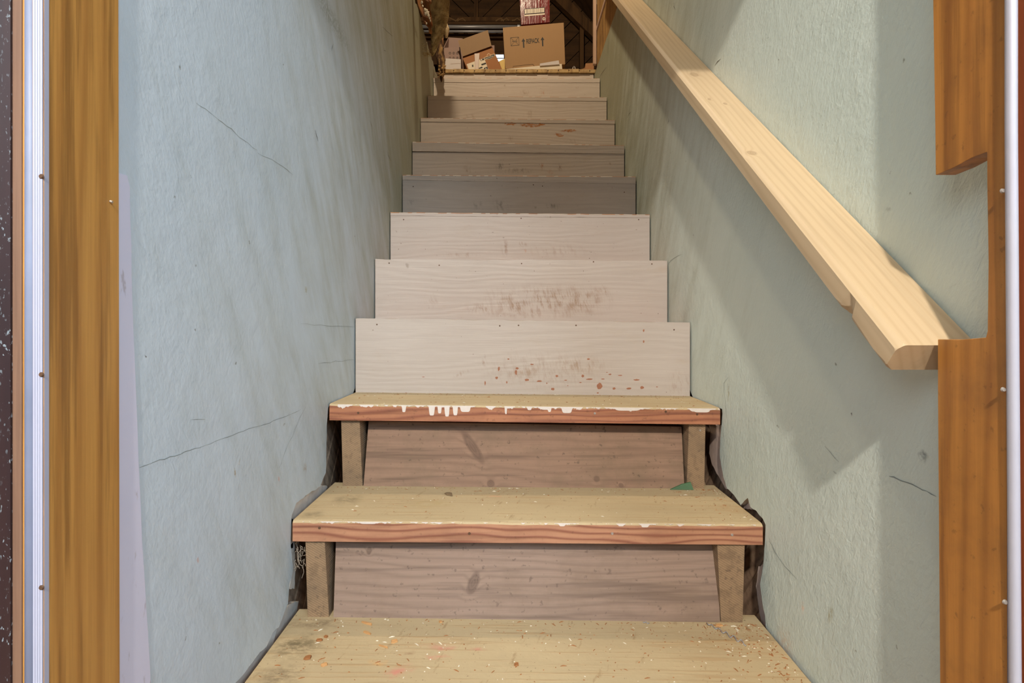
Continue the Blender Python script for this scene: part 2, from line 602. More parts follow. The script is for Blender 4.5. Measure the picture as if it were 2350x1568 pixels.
def nodes_tread_top(M, seed, worn, spots=()):
    """worn cream paint over wood, with ground-in dirt"""
    cream = M.mix(M.noise((3, 9, 9), 5, 0.6, loc=(seed, 0, 0)), rgb(156, 138, 107), rgb(188, 167, 130))
    grain = M.step(M.noise((5, 120, 120), 4, 0.6, loc=(seed, 1, 0)), 0.5, 0.72)
    col = M.mix(M.math('MULTIPLY', grain, .6), cream, rgb(158, 128, 88))
    sc1 = M.step(M.noise((60, 14, 20), 4, 0.7, loc=(seed, 4, 0), rot=(0, 0, .3)), 0.60, 0.72)
    col = M.mix(M.math('MULTIPLY', sc1, .5), col, rgb(128, 100, 62))
    for (c, r, rot, colr, amt) in spots:
        m, _ = M.ell(c, r, rot, 1.0, 0.03, 40)
        nz = M.step(M.noise((40, 60, 60), 4, 0.7, loc=(1, seed, 2)), 0.32, 0.68)
        col = M.mix(M.math('MULTIPLY', M.math('MULTIPLY', m, nz), amt), col, colr)
    d2 = M.step(M.noise((150, 150, 150), 3, 0.65, loc=(seed, 9, 9)), 0.66, 0.72)
    col = M.mix(M.math('MULTIPLY', d2, worn), col, rgb(78, 58, 36))
    M.color(col)
    M.bump(M.math('ADD', grain, M.noise((80, 80, 80), 4)), .3, .0012)
    return M


def on_tread(px, py, n):
    z = (zt(n, 0) + zt(n, 1)) / 2
    d = (z - ZC) * F / (VY - py)
    x = (px - VX) * d / F
    return Vector((x, d, zx(n, x)))


def tread(n, y1, th, x0=XL, x1=XR, mats=None, chip=0.0012, seg=90, name='tread'):
    """board with an uneven, worn front edge"""
    y0 = D(n)
    bm = bmesh.new()
    cols = []
    for i in range(seg + 1):
        x = x0 + (x1 - x0) * i / seg
        z = zx(n, x)
        w1 = mnoise.noise((x * 30, n * 3.3, 0)) * chip + mnoise.noise((x * 110, n, 4)) * chip * .7
        w2 = abs(mnoise.noise((x * 22, n * 5.1, 7))) * chip
        sec = [(y0 + w2 * .5, z - th), (y0, z - th + .003), (y0 + w1 * .3, z - .005 + w1), (y0 + .003 + w2, z - .0012 + w1), (y0 + .010, z), (y1, z), (y1, z - th)]
        cols.append([bm.verts.new((x, p[0], p[1])) for p in sec])
    k = len(cols[0])
    for a, b in zip(cols[:-1], cols[1:]):
        for j in range(k):
            f = bm.faces.new((a[j], b[j], b[(j + 1) % k], a[(j + 1) % k]))
            f.material_index = 1 if j in (0, 1, 6) else 0
    f = bm.faces.new(list(reversed(cols[0])))
    f.material_index = 1
    f = bm.faces.new(cols[-1])
    f.material_index = 1
    return link(name, bm, mats, parent=stair)


mat_front = wood('red_pine_nosing', RED_L, RED_D, 'X', lowf=(2.6, 9), rings=430, warp=12, contrast=.85, fine=.42, rough=.65, base=SB, dirt=rgb(100, 60, 40), dirt_amt=.25, across=(.4, 1))
mat_front3 = wood('red_pine_nosing_dark', rgb(170, 114, 80), rgb(116, 62, 43), 'X', lowf=(2.2, 9), rings=400, warp=11, contrast=.75, fine=.45, rough=.65, seed=3, base=SB, dirt=rgb(100, 60, 40), dirt_amt=.3, across=(.4, 1))
z1 = ZC - .608
RX = (0, 0, 0)
t1 = nodes_tread_top(Mat('worn_tread_bottom', .75, SB), 1.0, .75, [
    (on_tread(1010, 1487, 1), (.045, .016, .3), RX, rgb(186, 104, 96), .8), (on_tread(1095, 1493, 1), (.022, .008, .3), RX, rgb(186, 104, 96), .8),
    (on_tread(1000, 1512, 1), (.035, .008, .3), RX, rgb(200, 100, 96), .7), (on_tread(915, 1545, 1), (.04, .02, .3), (0, 0, .6), rgb(190, 110, 100), .7),
    (on_tread(940, 1503, 1), (.012, .012, .3), RX, rgb(120, 84, 54), .8), (on_tread(870, 1524, 1), (.02, .01, .3), RX, rgb(206, 150, 80), .8),
    (on_tread(680, 1490, 1), (.09, .06, .3), RX, rgb(104, 90, 64), 1.0), (on_tread(640, 1560, 1), (.06, .05, .3), RX, rgb(112, 96, 72), 1.0),
    (on_tread(1187, 1527, 1), (.009, .008, .3), RX, rgb(110, 80, 44), .9), (on_tread(1700, 1470, 1), (.16, .05, .3), RX, rgb(150, 116, 70), .5),
    (on_tread(720, 1437, 1), (.09, .03, .3), RX, rgb(108, 90, 66), 1.0)])
t2 = nodes_tread_top(Mat('worn_tread_second', .75, SB), 2.0, .55, [
    (on_tread(800, 1150, 2), (.05, .05, .3), RX, rgb(96, 86, 62), .8), (on_tread(720, 1185, 2), (.03, .03, .3), RX, rgb(110, 96, 70), .9),
    (on_tread(985, 1158, 2), (.07, .04, .3), RX, rgb(160, 138, 92), .6), (on_tread(1135, 1140, 2), (.03, .006, .3), RX, rgb(206, 130, 100), .7),
    (on_tread(1292, 1149, 2), (.007, .008, .3), RX, rgb(80, 56, 34), .9), (on_tread(1690, 1165, 2), (.08, .04, .3), RX, rgb(168, 130, 82), .5)])
t3 = nodes_tread_top(Mat('worn_tread_third', .75, SB), 3.0, .5, [
    (on_tread(890, 906, 3), (.08, .03, .3), RX, rgb(150, 128, 84), .7), (on_tread(1620, 918, 3), (.06, .05, .3), RX, rgb(160, 122, 70), .6)])
mat_pink = rgb(217, 201, 192)

tread1 = tread(1, 1.16, .043, x1=.515, mats=[t1.m, mat_front.m])
tread2 = tread(2, 1.395, .0428, mats=[t2.m, mat_front.m])
tread3 = tread(3, D(4) + .012, .0405, mats=[t3.m, mat_front3.m])

# ragged white paint left on the front edges, with runs
mat_drip = flat('white_paint_run', rgb(206, 195, 186), .5, vary=.08, scale=120, bump=.3)


def paint_edge(n, runs, rim, thr, px0, px1, owner):
    y = D(n) - .0007
    bm = bmesh.new()
    prev = None
    px = px0
    while px <= px1:
        x = (px - VX) * D(n) / F
        z = zx(n, x) - .0012
        v = mnoise.noise((px * .035, n * 7.7, 0)) + .6 * mnoise.noise((px * .13, n * 2.2, 3)) + .3 * mnoise.noise((px * .4, 5, n))
        dep = max(0.0, (v - thr)) * rim
        for (cx, w, h) in runs:
            u = abs(px - cx) / (w / 2)
            if u < 1:
                dep = max(dep, h * (1 - u ** 6) ** .5)
            elif u < 1.6:
                dep = max(dep, (1.6 - u) / .6 * min(h, 5) * .8)
        dep_w = dep * D(n) / F
        cur = (bm.verts.new((x, y + .0002, z)), bm.verts.new((x, y, z - max(dep_w, .0002))), dep)
        if prev and (dep > .25 or prev[2] > .25):
            bm.faces.new((prev[0], prev[1], cur[1], cur[0]))
        prev = cur
        px += 1.2
    loose = [v for v in bm.verts if not v.link_faces]
    bmesh.ops.delete(bm, geom=loose, context='VERTS')
    o = link('paint_runs', bm, mat_drip.m, parent=owner)
    o['kind'] = 'stuff'
    return o


paint_edge(3, [(927, 9, 16), (991, 13, 23), (1009, 9, 18), (1026, 11, 25), (1045, 11, 22), (1068, 24, 14), (1161, 5, 18), (1215, 10, 8), (1252, 22, 7), (1261, 8, 12), (1301, 24, 14),
               (1330, 10, 6), (1440, 60, 7), (1610, 40, 9)], 9, -.25, 775, 1652, tread3)
paint_edge(2, [(845, 40, 5), (1290, 14, 7), (1480, 18, 8), (1425, 14, 6)], 7, .0, 690, 1735, tread2)
mat_nail = flat('nail_head', rgb(176, 168, 160), .45, .6)
mat_rust = flat('rusty_nail', rgb(90, 64, 46), .7, .3)
for n, pts, par in ((3, [(822, 948), (1365, 949), (1600, 951), (1528, 945)], tread3), (2, [(733, 1212), (1077, 1225), (1405, 1225), (1680, 1228)], tread2)):
    for i, (a, b) in enumerate(pts):
        bm = bmesh.new()
        c = P(a, b, D(n))
        disc_y(bm, (c.x, D(n) + .0004, c.z), .0032, .0018)
        link('nail', bm, (mat_nail if (a in (1365, 1405, 1680)) else mat_rust).m, parent=par)

# raw leaning risers and the carriage blocks of the two lowest steps
ky = 1.14
mat_r2 = wood('raw_riser_board', rgb(148, 125, 110), rgb(98, 78, 66), 'X', lowf=(1.6, 7), rings=300, warp=14, contrast=.30, fine=.55, rough=.8, seed=1.3, base=SB,
              dirt=rgb(112, 92, 76), dirt_amt=.5, across=(.2, 1),
              knots=[(P(1085, 1346, 1.13), (.013, .3, .026), (0, .45, 0)), (P(842, 1272, 1.14), (.007, .3, .009), RX), (P(1700, 1330, 1.13), (.01, .2, .012), RX)])
mat_r3 = wood('raw_riser_board_upper', rgb(142, 112, 91), rgb(96, 72, 57), 'X', rings=300, warp=14, contrast=.30, fine=.55, rough=.8, seed=4.1, base=SB,
              dirt=rgb(104, 86, 66), dirt_amt=.6, across=(.2, 1),
              knots=[(P(1084, 1030, 1.375), (.0135, .3, .054), (0, -.62, 0)), (P(1126, 1112, 1.362), (.012, .3, .011), RX),
                     (P(1371, 1102, 1.362), (.009, .3, .009), RX), (P(1426, 1116, 1.362), (.008, .3, .007), RX)])


def riser_raw(q, d_top, d_bot, mat):
    (ax, ay), (bx, by), (cx, cy), (dx, dy) = q     # top-left, top-right, bottom-right, bottom-left
    f = [P(dx, dy, d_bot), P(cx, cy, d_bot), P(bx, by, d_top), P(ax, ay, d_top)]
    f[0].z -= .004
    f[1].z -= .004
    b = [p + Vector((0, .02, 0)) for p in f]
    bm = bmesh.new()
    quad8(bm, f + b)
    return link('riser', bm, mat.m, parent=stair, bevel=.001)


riser2 = riser_raw([(771, 1240), (1643, 1247), (1653, 1431), (765, 1419)], 1.162, 1.1285, mat_r2)
riser3 = riser_raw([(846, 967), (1564, 980), (1571, 1124), (834, 1115)], 1.406, 1.364, mat_r3)
mat_post = wood('carriage_wood', rgb(146, 119, 90), rgb(96, 76, 56), 'Y', rings=1500, warp=4, contrast=.5, fine=.4, rough=.85, base=SB, dirt=rgb(92, 78, 62), dirt_amt=.5, across=(.5, .85))
for n, y, L, R in ((2, 1.130, ((701, 745), (706, 755)), ((1646, 1709), (1655, 1704))), (3, 1.3655, ((783, 825), (787, 832)), ((1581, 1619), (1576, 1616)))):
    for s, ((a, b), (c, d)) in enumerate((L, R)):
        zb = zx(n - 1, XL if s == 0 else XR) - .002
        tk = .0428 if n == 2 else .0405
        zt_ = zx(n, XL + .05 if s == 0 else XR - .05) - tk
        f = [Vector(((c - VX) * y / F, y, zb)), Vector(((d - VX) * y / F, y, zb)), Vector(((b - VX) * y / F, y, zt_)), Vector(((a - VX) * y / F, y, zt_))]
        if s == 0:
            bk = [p + Vector((0, .10, 0)) for p in f]
        else:
            bk = [p + Vector((0, .10, 0)) for p in f]
        bm = bmesh.new()
        quad8(bm, f + bk)
        link('carriage_block', bm, mat_post.m, parent=stair, bevel=.0015)
bm = bmesh.new()
c = P(1607, 988, 1.3655)
disc_y(bm, (c.x, 1.366, c.z), .0028, .0015)
link('nail', bm, mat_nail.m, parent=stair)

# painted risers 4 to 11
BROWN = rgb(128, 94, 58)
ORNG = rgb(168, 106, 52)


def riser_mat(n, tint, scuffs, smear=()):
    M = Mat('painted_riser', .5, SB)
    d = D(n)
    a, b = tint
    col = M.mix(M.noise((4, 4, 9), 4, .6, loc=(n, 0, 0)), a, b)
    low = M.noise((1.5, 4, 9), 3, .5, loc=(n * 2.0, 1, 0))
    sep = M.N('ShaderNodeSeparateXYZ')
    M.L(M.co, sep.inputs[0])
    ph = M.math('MULTIPLY_ADD', sep.outputs[2], 260.0, M.math('MULTIPLY', low, 42.0))
    band = M.math('MULTIPLY_ADD', M.math('SINE', ph), .5, .5)
    fib = M.noise((10, 10, 300), 3, .6, loc=(n, 2, 2))
    col = M.mix(M.math('MULTIPLY', M.step(fib, .55, .8), .22), col, rgb(172, 150, 134))
    col = M.mix(M.math('MULTIPLY', band, .07), col, rgb(160, 140, 128))
    blot = M.step(M.noise((7, 7, 16), 5, .7, loc=(n * 1.3, 5, 5)), .55, .8)
    col = M.mix(M.math('MULTIPLY', blot, .28), col, rgb(164, 142, 112))
    for (px, py, rx, ry, ang, c, amt) in scuffs:
        m, _ = M.ell(P(px, py, d), (rx * d / F, 1, ry * d / F), (0, math.radians(ang), 0), 1.0, .02, 40)
        st = M.step(M.noise((95, 10, 30), 5, .7, loc=(px * .01, 1, n), rot=(0, math.radians(12), 0)), .44, .72)
        col = M.mix(M.math('MULTIPLY', M.math('MULTIPLY', m, st), amt), col, c)
    for (px, py, rx, ry, ang, c) in smear:
        m, _ = M.ell(P(px, py, d), (rx * d / F, 1, ry * d / F), (0, math.radians(ang), 0), .3, .02, 90)
        st = M.step(M.noise((60, 10, 260), 4, .6, loc=(px * .01, 1, n)), .36, .55)
        col = M.mix(M.math('MULTIPLY', m, st), col, c)
    spk = M.step(M.noise((110, 110, 110), 2, .5, loc=(n, n, 1)), .735, .76)
    col = M.mix(M.math('MULTIPLY', spk, .7), col, rgb(92, 70, 48))
    M.color(col)
    M.bump(M.math('ADD', band, M.math('MULTIPLY', fib, 1.5)), .22, .0012)
    return M


PAINT = (rgb(182, 170, 160), rgb(168, 155, 144))
PAINT2 = (rgb(202, 190, 178), rgb(186, 172, 160))
SC = {
    4: ([(1250, 850, 190, 60, 0, BROWN, .45), (1110, 830, 12, 18, 0, BROWN, .8), (1200, 852, 60, 26, 0, rgb(140, 108, 76), .8), (1330, 840, 90, 30, 0, rgb(140, 108, 76), .8),
         (1560, 880, 40, 40, 0, BROWN, .5), (1060, 858, 26, 8, -25, BROWN, .6), (1180, 800, 10, 4, 0, BROWN, .7)], ()),
    5: ([(1250, 690, 200, 46, 0, BROWN, .9), (1105, 710, 45, 16, 10, BROWN, .9), (1180, 700, 60, 34, 0, BROWN, .9), (1330, 690, 90, 45, 0, BROWN, .9), (1380, 670, 24, 22, 0, BROWN, .9), (990, 690, 20, 24, 0, BROWN, .5),
         (933, 610, 10, 9, 0, rgb(96, 80, 56), 1.), (1230, 720, 190, 14, 0, BROWN, .5)], ()),
    6: ([(1158, 570, 12, 26, 0, BROWN, 1.), (1200, 562, 14, 10, 0, BROWN, .8), (1206, 578, 6, 8, 0, ORNG, 1.), (1230, 568, 8, 10, 0, BROWN, .7), (1280, 575, 90, 20, 0, BROWN, .5), (1060, 585, 60, 8, 0, BROWN, .6)], ()),
    7: ([(1150, 472, 30, 16, 0, rgb(84, 74, 50), .95), (1095, 470, 14, 16, 0, rgb(84, 74, 50), .7), (1228, 477, 9, 6, 0, rgb(96, 86, 50), .9), (1270, 472, 26, 10, 0, rgb(84, 74, 50), .7), (945, 462, 14, 12, 0, rgb(90, 80, 74), .7)], ()),
    8: ([(1075, 388, 14, 14, 0, BROWN, .95), (1147, 384, 14, 16, 0, rgb(84, 74, 50), 1.), (1190, 392, 50, 10, 0, rgb(92, 74, 46), 1.), (1243, 382, 5, 18, 12, ORNG, 1.), (1262, 394, 14, 8, 0, ORNG, .9), (1285, 386, 14, 12, 0, BROWN, .8),
         (1393, 364, 4, 6, 0, ORNG, 1.), (1400, 375, 6, 4, 0, BROWN, .8)], ()),
    9: ([(1170, 318, 30, 10, 0, BROWN, .5), (1310, 325, 30, 8, 0, BROWN, .5), (1120, 318, 6, 4, 0, ORNG, .8)],
        [(1171, 284, 16, 2.6, 0, ORNG), (1217, 287, 26, 4.5, 2, ORNG), (1242, 286, 12, 3.5, 0, ORNG), (1304, 300, 22, 3.2, -3, ORNG), (1282, 309, 13, 4, 14, ORNG)]),
    10: ([(1080, 266, 16, 8, 0, BROWN, .6), (1215, 262, 18, 12, 0, BROWN, .7), (1150, 266, 30, 8, 0, BROWN, .5), (1278, 247, 3, 3, 0, BROWN, .9)], ()),
    11: ([(1205, 212, 14, 10, 0, BROWN, .8), (1245, 214, 10, 10, 0, ORNG, .8), (1160, 196, 6, 4, 0, BROWN, .8), (1325, 200, 5, 4, 0, BROWN, .8)], ()),
}
NOSE = {4: 0, 5: 0, 6: 8, 7: (12, 17), 8: (22, 20), 9: (9, 9), 10: (10, 9), 11: (11, 10)}
mat_chip = flat('bare_wood', rgb(146, 96, 70), .8, vary=.2, scale=90)
mat_edge = wood('bare_top_edge', rgb(186, 130, 88), rgb(120, 76, 48), 'X', base=SB)
risers = {}
for n in range(4, 12):
    M = riser_mat(n, PAINT if n < 7 else PAINT2, *SC[n])
    y = D(n)
    nose = NOSE[n]
    if isinstance(nose, int):
        nose = (nose, nose)
    ndl, ndr = nose[0] * y / F, nose[1] * y / F
    gap = .0016 if n == 8 else .0005
    bm = bmesh.new()
    seg = 60
    cols = []
    for i in range(seg + 1):
        x = XL + (XR - XL) * i / seg
        t = i / seg
        top = zx(n, x) - (ndl * (1 - t) + ndr * t)
        if n == 8:
            top -= .0045 * max(0, .62 - t)
        jag = 0
        if nose[0] == 0:
            jag = -abs(mnoise.noise((x * 16, n * 3.1, 2))) * .0045 if mnoise.noise((x * 5, n, 9)) > -.05 else 0
            top += .0
        zb = zx(n - 1, x) - .001
        cols.append([bm.verts.new((x, y + (.0015 if nose[0] else 0), zb)), bm.verts.new((x, y + (.0015 if nose[0] else 0), top + jag - gap)),
                     bm.verts.new((x, y + .019, top - gap)), bm.verts.new((x, y + .019, zb))])
    for a, b in zip(cols[:-1], cols[1:]):
        for j in range(4):
            bm.faces.new((a[j], b[j], b[(j + 1) % 4], a[(j + 1) % 4]))
    bm.faces.new(list(reversed(cols[0])))
    bm.faces.new(cols[-1])
    risers[n] = link('riser', bm, M.m, parent=stair)
    # tread board behind or above it
    y1 = D(n + 1) + .012
    if nose[0] == 0:
        bm = bmesh.new()
        zl, zr = zt(n, 0) - .0005, zt(n, 1) - .0005
        quad8(bm, [(XL, y + .0195, zl - .034), (XR, y + .0195, zr - .034), (XR, y + .0195, zr), (XL, y + .0195, zl),
                   (XL, y1, zl - .034), (XR, y1, zr - .034), (XR, y1, zr), (XL, y1, zl)])
        link('tread', bm, mat_edge.m, parent=stair)
    else:
        bm = bmesh.new()
        cols = []
        for i in range(seg + 1):
            x = XL + (XR - XL) * i / seg
            t = i / seg
            z = zx(n, x) + mnoise.noise((x * 25, n, 3)) * .0012
            nd = ndl * (1 - t) + ndr * t
            cols.append([bm.verts.new((x, y, z - nd)), bm.verts.new((x, y, z - .003)), bm.verts.new((x, y + .004, z)), bm.verts.new((x, y1, z)), bm.verts.new((x, y1, z - nd))])
        for a, b in zip(cols[:-1], cols[1:]):
            for j in range(5):
                f = bm.faces.new((a[j], b[j], b[(j + 1) % 5], a[(j + 1) % 5]))
                f.material_index = 1 if j == 1 and random.random() < .55 else 0
        bm.faces.new(list(reversed(cols[0])))
        bm.faces.new(cols[-1])
        link('tread', bm, [M.m, mat_edge.m], parent=stair)

# bare spots where boots chipped the paint off the lowest painted riser
chips = [(952, 748, 6, 13), (1062, 746, 8, 7), (1055, 770, 7, 14), (940, 803, 8, 8), (1120, 815, 14, 7), (1195, 822, 16, 5), (1300, 793, 8, 7), (1455, 792, 8, 8),
         (1495, 811, 18, 5), (1275, 870, 9, 8), (1555, 853, 18, 20), (1643, 866, 9, 7), (1732, 867, 15, 6), (1810, 861, 12, 9), (1778, 815, 18, 5), (1618, 782, 9, 4), (1900, 857, 6, 3),
         (1352, 817, 9, 3), (1441, 830, 7, 3), (1576, 810, 11, 3), (1680, 788, 13, 3), (1820, 520, 5, 8), (1820, 585, 5, 8), (1150, 722, 10, 4), (1010, 690, 6, 4), (1490, 690, 8, 5),
         (870, 835, 4, 14), (1000, 830, 4, 7), (1545, 893, 6, 4), (1365, 850, 5, 2), (1240, 835, 4, 4), (1600, 770, 6, 2), (500, 797, 8, 2)]
bm = bmesh.new()
for (u, v, rx, ry) in chips:
    px, py = 780 + u / 2.611, 560 + v / 2.611
    c = P(px, py, D(4))
    k = 12
    w = D(4) / F / 2.611
    vs = []
    for j in range(k):
        a = 2 * math.pi * j / k
        r = random.uniform(.8, 1.2)
        vs.append(bm.verts.new((c.x + math.cos(a) * rx * w * r, D(4) - .0005, c.z + math.sin(a) * ry * w * r)))
    bm.faces.new(vs)
o = link('paint_chips', bm, mat_chip.m, parent=risers[4])
o['kind'] = 'stuff'
for n, pts in ((4, [(865, 745), (1147, 748), (1190, 747), (1547, 757), (1322, 747)]), (5, [(893, 604), (1008, 609), (1197, 605), (1362, 601), (1496, 606)]), (6, [(926, 504), (1196, 501), (1466, 504)]),
               (7, [(948, 428), (1224, 424), (1245, 427), (1433, 441)])):
    for a, b in pts:
        c = P(a, b, D(n))
        bm = bmesh.new()
        disc_y(bm, (c.x, D(n) + .0005 + (.0015 if n > 5 else 0), c.z), .0026, .0014, 8)
        link('nail', bm, mat_rust.m, parent=risers[n])

# top riser under the attic floor
M12 = riser_mat(11, PAINT2, [], ())
bm = bmesh.new()
box(bm, XL + .02, XR, 3.418, 3.437, zt(11, 0) - .03, ZF - .024)
link('riser', bm, M12.m, parent=stair)
# carriage boards hidden under the steps close the space below
bm = bmesh.new()
for X in (-.40, .455):
    prism_x(bm, [(1.25, .1), (3.43, ZF - .42), (3.43, ZF - .12), (1.25, .27)], X, X + .04, tri=False)
link('carriage', bm, mat_post.m, parent=stair)

# ------------------------------------------------------------------ floor of the room, door frame
mat_floor = wood('room_floor_boards', rgb(150, 118, 84), rgb(110, 80, 54), 'Y', rough=.6)
bm = bmesh.new()
box(bm, -2.2, 2.2, -2.6, 3.5, -.06, 0.0)
floor_room = struct(link('floor', bm, mat_floor.m), 'wooden floor in front of the stairs')
bm = bmesh.new()
box(bm, -.6, .65, 3.46, 3.5, 0, ZF - .2)
link('backing', bm, mat_void.m, parent=floor_room)  # unseen dark panel added to keep outside light from under the stairs

JL, JR = -0.4455, 0.4667
PINE_L, PINE_D = rgb(204, 150, 76), rgb(138, 84, 32)
mat_jamb = wood('varnished_pine', PINE_L, PINE_D, 'Z', rings=260, warp=5, contrast=.42, fine=.62, rough=.38, seed=2, across=(1, 1), bump=.12)
mat_jambR = wood('varnished_pine_dark', rgb(186, 126, 56), rgb(118, 66, 24), 'Z', rings=230, warp=5, contrast=.4, fine=.5, rough=.42, seed=5, across=(1, 1), bump=.12,
                 dirt=rgb(84, 52, 30), dirt_amt=.35)
mat_vinyl = flat('white_vinyl', rgb(170, 171, 190), .45, vary=.03)
mat_bulb = flat('grey_vinyl', rgb(116, 124, 148), .5, vary=.25, scale=18)
mat_tan = wood('tan_edge_wood', rgb(122, 92, 72), rgb(86, 58, 44), 'Z', rough=.7)
Mdk = Mat('dark_flecked_wood', .5)
fl = Mdk.step(Mdk.noise((420, 420, 190), 2, .5), .63, .68)
pz = Mdk.step(Mdk.noise((30, 30, 7), 3, .6), .38, .6)
Mdk.color(Mdk.mix(Mdk.math('MULTIPLY', fl, pz), Mdk.mix(Mdk.noise((90, 90, 3), 3), rgb(24, 16, 22), rgb(50, 26, 24)), rgb(130, 142, 150)))
mat_redwood = wood('red_brown_wood', rgb(150, 78, 44), rgb(96, 42, 24), 'Z', rough=.5)
Y0, Y1 = -500, 2600     # pixel rows the tall pieces run between (past the frame)


def tall_x(name, pa, pb, X0, X1, mat, parent, bev=.0012, top=None):
    """upright board: far and near pixel columns (at row 0 and at row 1568) on the face X0"""
    (a0, a1), (b0, b1) = pa, pb

    def col(c0, c1):
        y0 = X0 * F / (c0 - VX)
        y1 = X0 * F / (c1 - VX)
        return y0, y1
    fa0, fa1 = col(a0, a1)
    nb0, nb1 = col(b0, b1)
    zt_, zb_ = 1.60, 0.0
    bm = bmesh.new()
    prism_x(bm, [(fa1, zb_), (fa0, zt_), (nb0, zt_), (nb1, zb_)], X0, X1, tri=False)
    return link(name, bm, mat, parent=parent, bevel=bev)


door1 = struct(empty('door_1', (JL, .55, 0)), 'varnished pine door frame with white weatherstrip left of the stairs')
tall_x('jamb', (270, 276), (100, 101), JL, JL - .02, mat_jamb.m, door1, bev=.004)
# ribbed flange, bulb seal and the outer edges of the frame
yj = JL * F / (100 - VX)
for k in range(4):
    bm = bmesh.new()
    xa = (78 + k * 5.5 - VX) * yj / F
    xb = (78 + k * 5.5 + 4.6 - VX) * yj / F
    box(bm, xa, xb, yj - .0012, yj + .004, 0, 1.6)
    link('weatherstrip_rib', bm, mat_vinyl.m, parent=door1, bevel=.0004)
bm = bmesh.new()
box(bm, (76 - VX) * yj / F, (100.5 - VX) * yj / F, yj + .0008, yj + .006, 0, 1.6)
link('weatherstrip', bm, mat_vinyl.m, parent=door1)
bm = bmesh.new()
xs = (65 - VX) * yj / F
tube(bm, [(xs, yj + .004, 0), (xs, yj + .004, .8), (xs, yj + .004, 1.6)], .0056, 14)
link('bulb_seal', bm, mat_bulb.m, parent=door1, smooth=True)
bm = bmesh.new()
box(bm, (31 - VX) * yj / F, (52 - VX) * yj / F, yj - .001, yj + .03, 0, 1.6)
link('stop_edge', bm, mat_tan.m, parent=door1, bevel=.002)
bm = bmesh.new()
box(bm, (4 - VX) * yj / F, (30.5 - VX) * yj / F, yj - .003, yj + .03, 0, 1.6)
link('dark_edge_board', bm, Mdk.m, parent=door1, bevel=.003)
bm = bmesh.new()
box(bm, -.62, (3 - VX) * yj / F, yj - .005, yj + .05, 0, 1.6)
link('casing', bm, flat('pale_casing', rgb(150, 142, 130), .6).m, parent=door1)
for py in (405, 860, 1349):
    c = P(95, py, yj - .0012)
    bm = bmesh.new()
    disc_y(bm, (c.x, yj - .001, c.z), .0026, .0012, 10)
    link('screw', bm, mat_rust.m, parent=door1)
bm = bmesh.new()
c = P(252, 462, .610)
tube(bm, [(JL + .0005, c.y, c.z), (JL + .003, c.y, c.z - .001)], .0014, 8)
link('nail', bm, mat_nail.m, parent=door1)

# right jamb with the notch cut for the handrail
door2 = struct(empty('door_2', (JR, .56, 0)), 'varnished pine door jamb notched around the handrail end')
q = [(2157, 1568), (2152, 900), (2152, 779), (2200, 780), (2262, 775), (2266, 760), (2268, 600), (2265, 420), (2265, 349), (2230, 362), (2190, 384), (2147, 402), (2146, 300), (2141, 0)]
pts = [PX(a, b, JR) for a, b in q]
pts = [(pts[0][0], 0.0)] + pts + [(PX(2141, 0, JR)[0], 1.6), (PX(2303, 0, JR)[0], 1.6), (PX(2314, 1568, JR)[0], 0.0)]
bm = bmesh.new()
prism_x(bm, pts, JR, JR + .022)
jr = link('jamb', bm, mat_jambR.m, parent=door2, bevel=.0008)
yr = JR * F / (2308 - VX)
bm = bmesh.new()
box(bm, JR + .0005, JR + .008, yr - .004, yr + .002, 0, 1.6)
link('weatherstrip', bm, mat_bulb.m, parent=door2, bevel=.0005)
bm = bmesh.new()
tp = []
for k in range(9):
    z = 1.6 * k / 8
    row = VY - (z - ZC) * F / yr
    cx = 2320.5 + 9 * max(0, (row - 300)) / 1268
    tp.append(((cx - VX) * (yr - .008) / F, yr - .008, z))
tube(bm, tp, .0047, 14)
link('bulb_seal', bm, flat('white_vinyl_tube', rgb(160, 157, 166), .45, vary=.06).m, parent=door2, smooth=True)
bm = bmesh.new()
box(bm, (2337 - VX) * yr / F, .62, yr - .02, yr + .03, 0, 1.6)
link('casing', bm, mat_redwood.m, parent=door2, bevel=.002)
for py in (437, 895, 1385):
    c = P(2305.5 + 7 * max(0, py - 700) / 868, py, yr - .006)
    bm = bmesh.new()
    disc_y(bm, (c.x, yr - .0035, c.z), .0024, .0016, 10)
    link('screw', bm, mat_nail.m, parent=door2)

# header and partition above and beside the door (out of frame)
mat_room = flat('room_wall_paint', rgb(196, 200, 196), .8, vary=.04)
HZ = ZC + .965
for (a, b, c_, d_) in ((-2.2, 2.2, HZ, 2.45),):
    bm = bmesh.new()
    box(bm, a, b, .50, .60, c_, 2.62)
    wf = struct(link('wall_front', bm, mat_room.m))
for a, b in ((-2.2, -.5), (.545, 2.2)):
    bm = bmesh.new()
    box(bm, a, b, yj + .06, .60, 0, HZ)
    link('side_panel', bm, mat_room.m, parent=wf)
bm = bmesh.new()
box(bm, -2.2, 2.2, -2.6, .5, 2.62, 2.67)
struct(link('ceiling', bm, mat_room.m))

# pale strip beside the left jamb
ps = [PX(a, b, WL + .0012) for a, b in ((262, 398), (292, 403), (298, 430), (304, 700), (312, 900), (318, 1060), (326, 1240), (336, 1400), (346, 1568))]
ps = rag(ps, .0006, .03) + [(PX(356, 1568, WL)[0], .0), (.59, .0)]
ps[0] = (.59, ps[0][1])
bm = bmesh.new()
prism_x(bm, ps, WL + .0012, WL + .0002)
Mp = Mat('pale_lilac_strip', .5, (0, 0, 0))
pc = Mp.mix(Mp.noise((6, 6, 2), 4), rgb(206, 203, 222), rgb(218, 216, 234))
pk = Mp.step(Mp.noise((60, 60, 18), 4, .65), .6, .72)
Mp.color(Mp.mix(Mp.math('MULTIPLY', pk, .5), pc, rgb(140, 124, 120)))
struct(link('trim_1', bm, Mp.m), 'pale lilac board strip on the left wall beside the jamb')

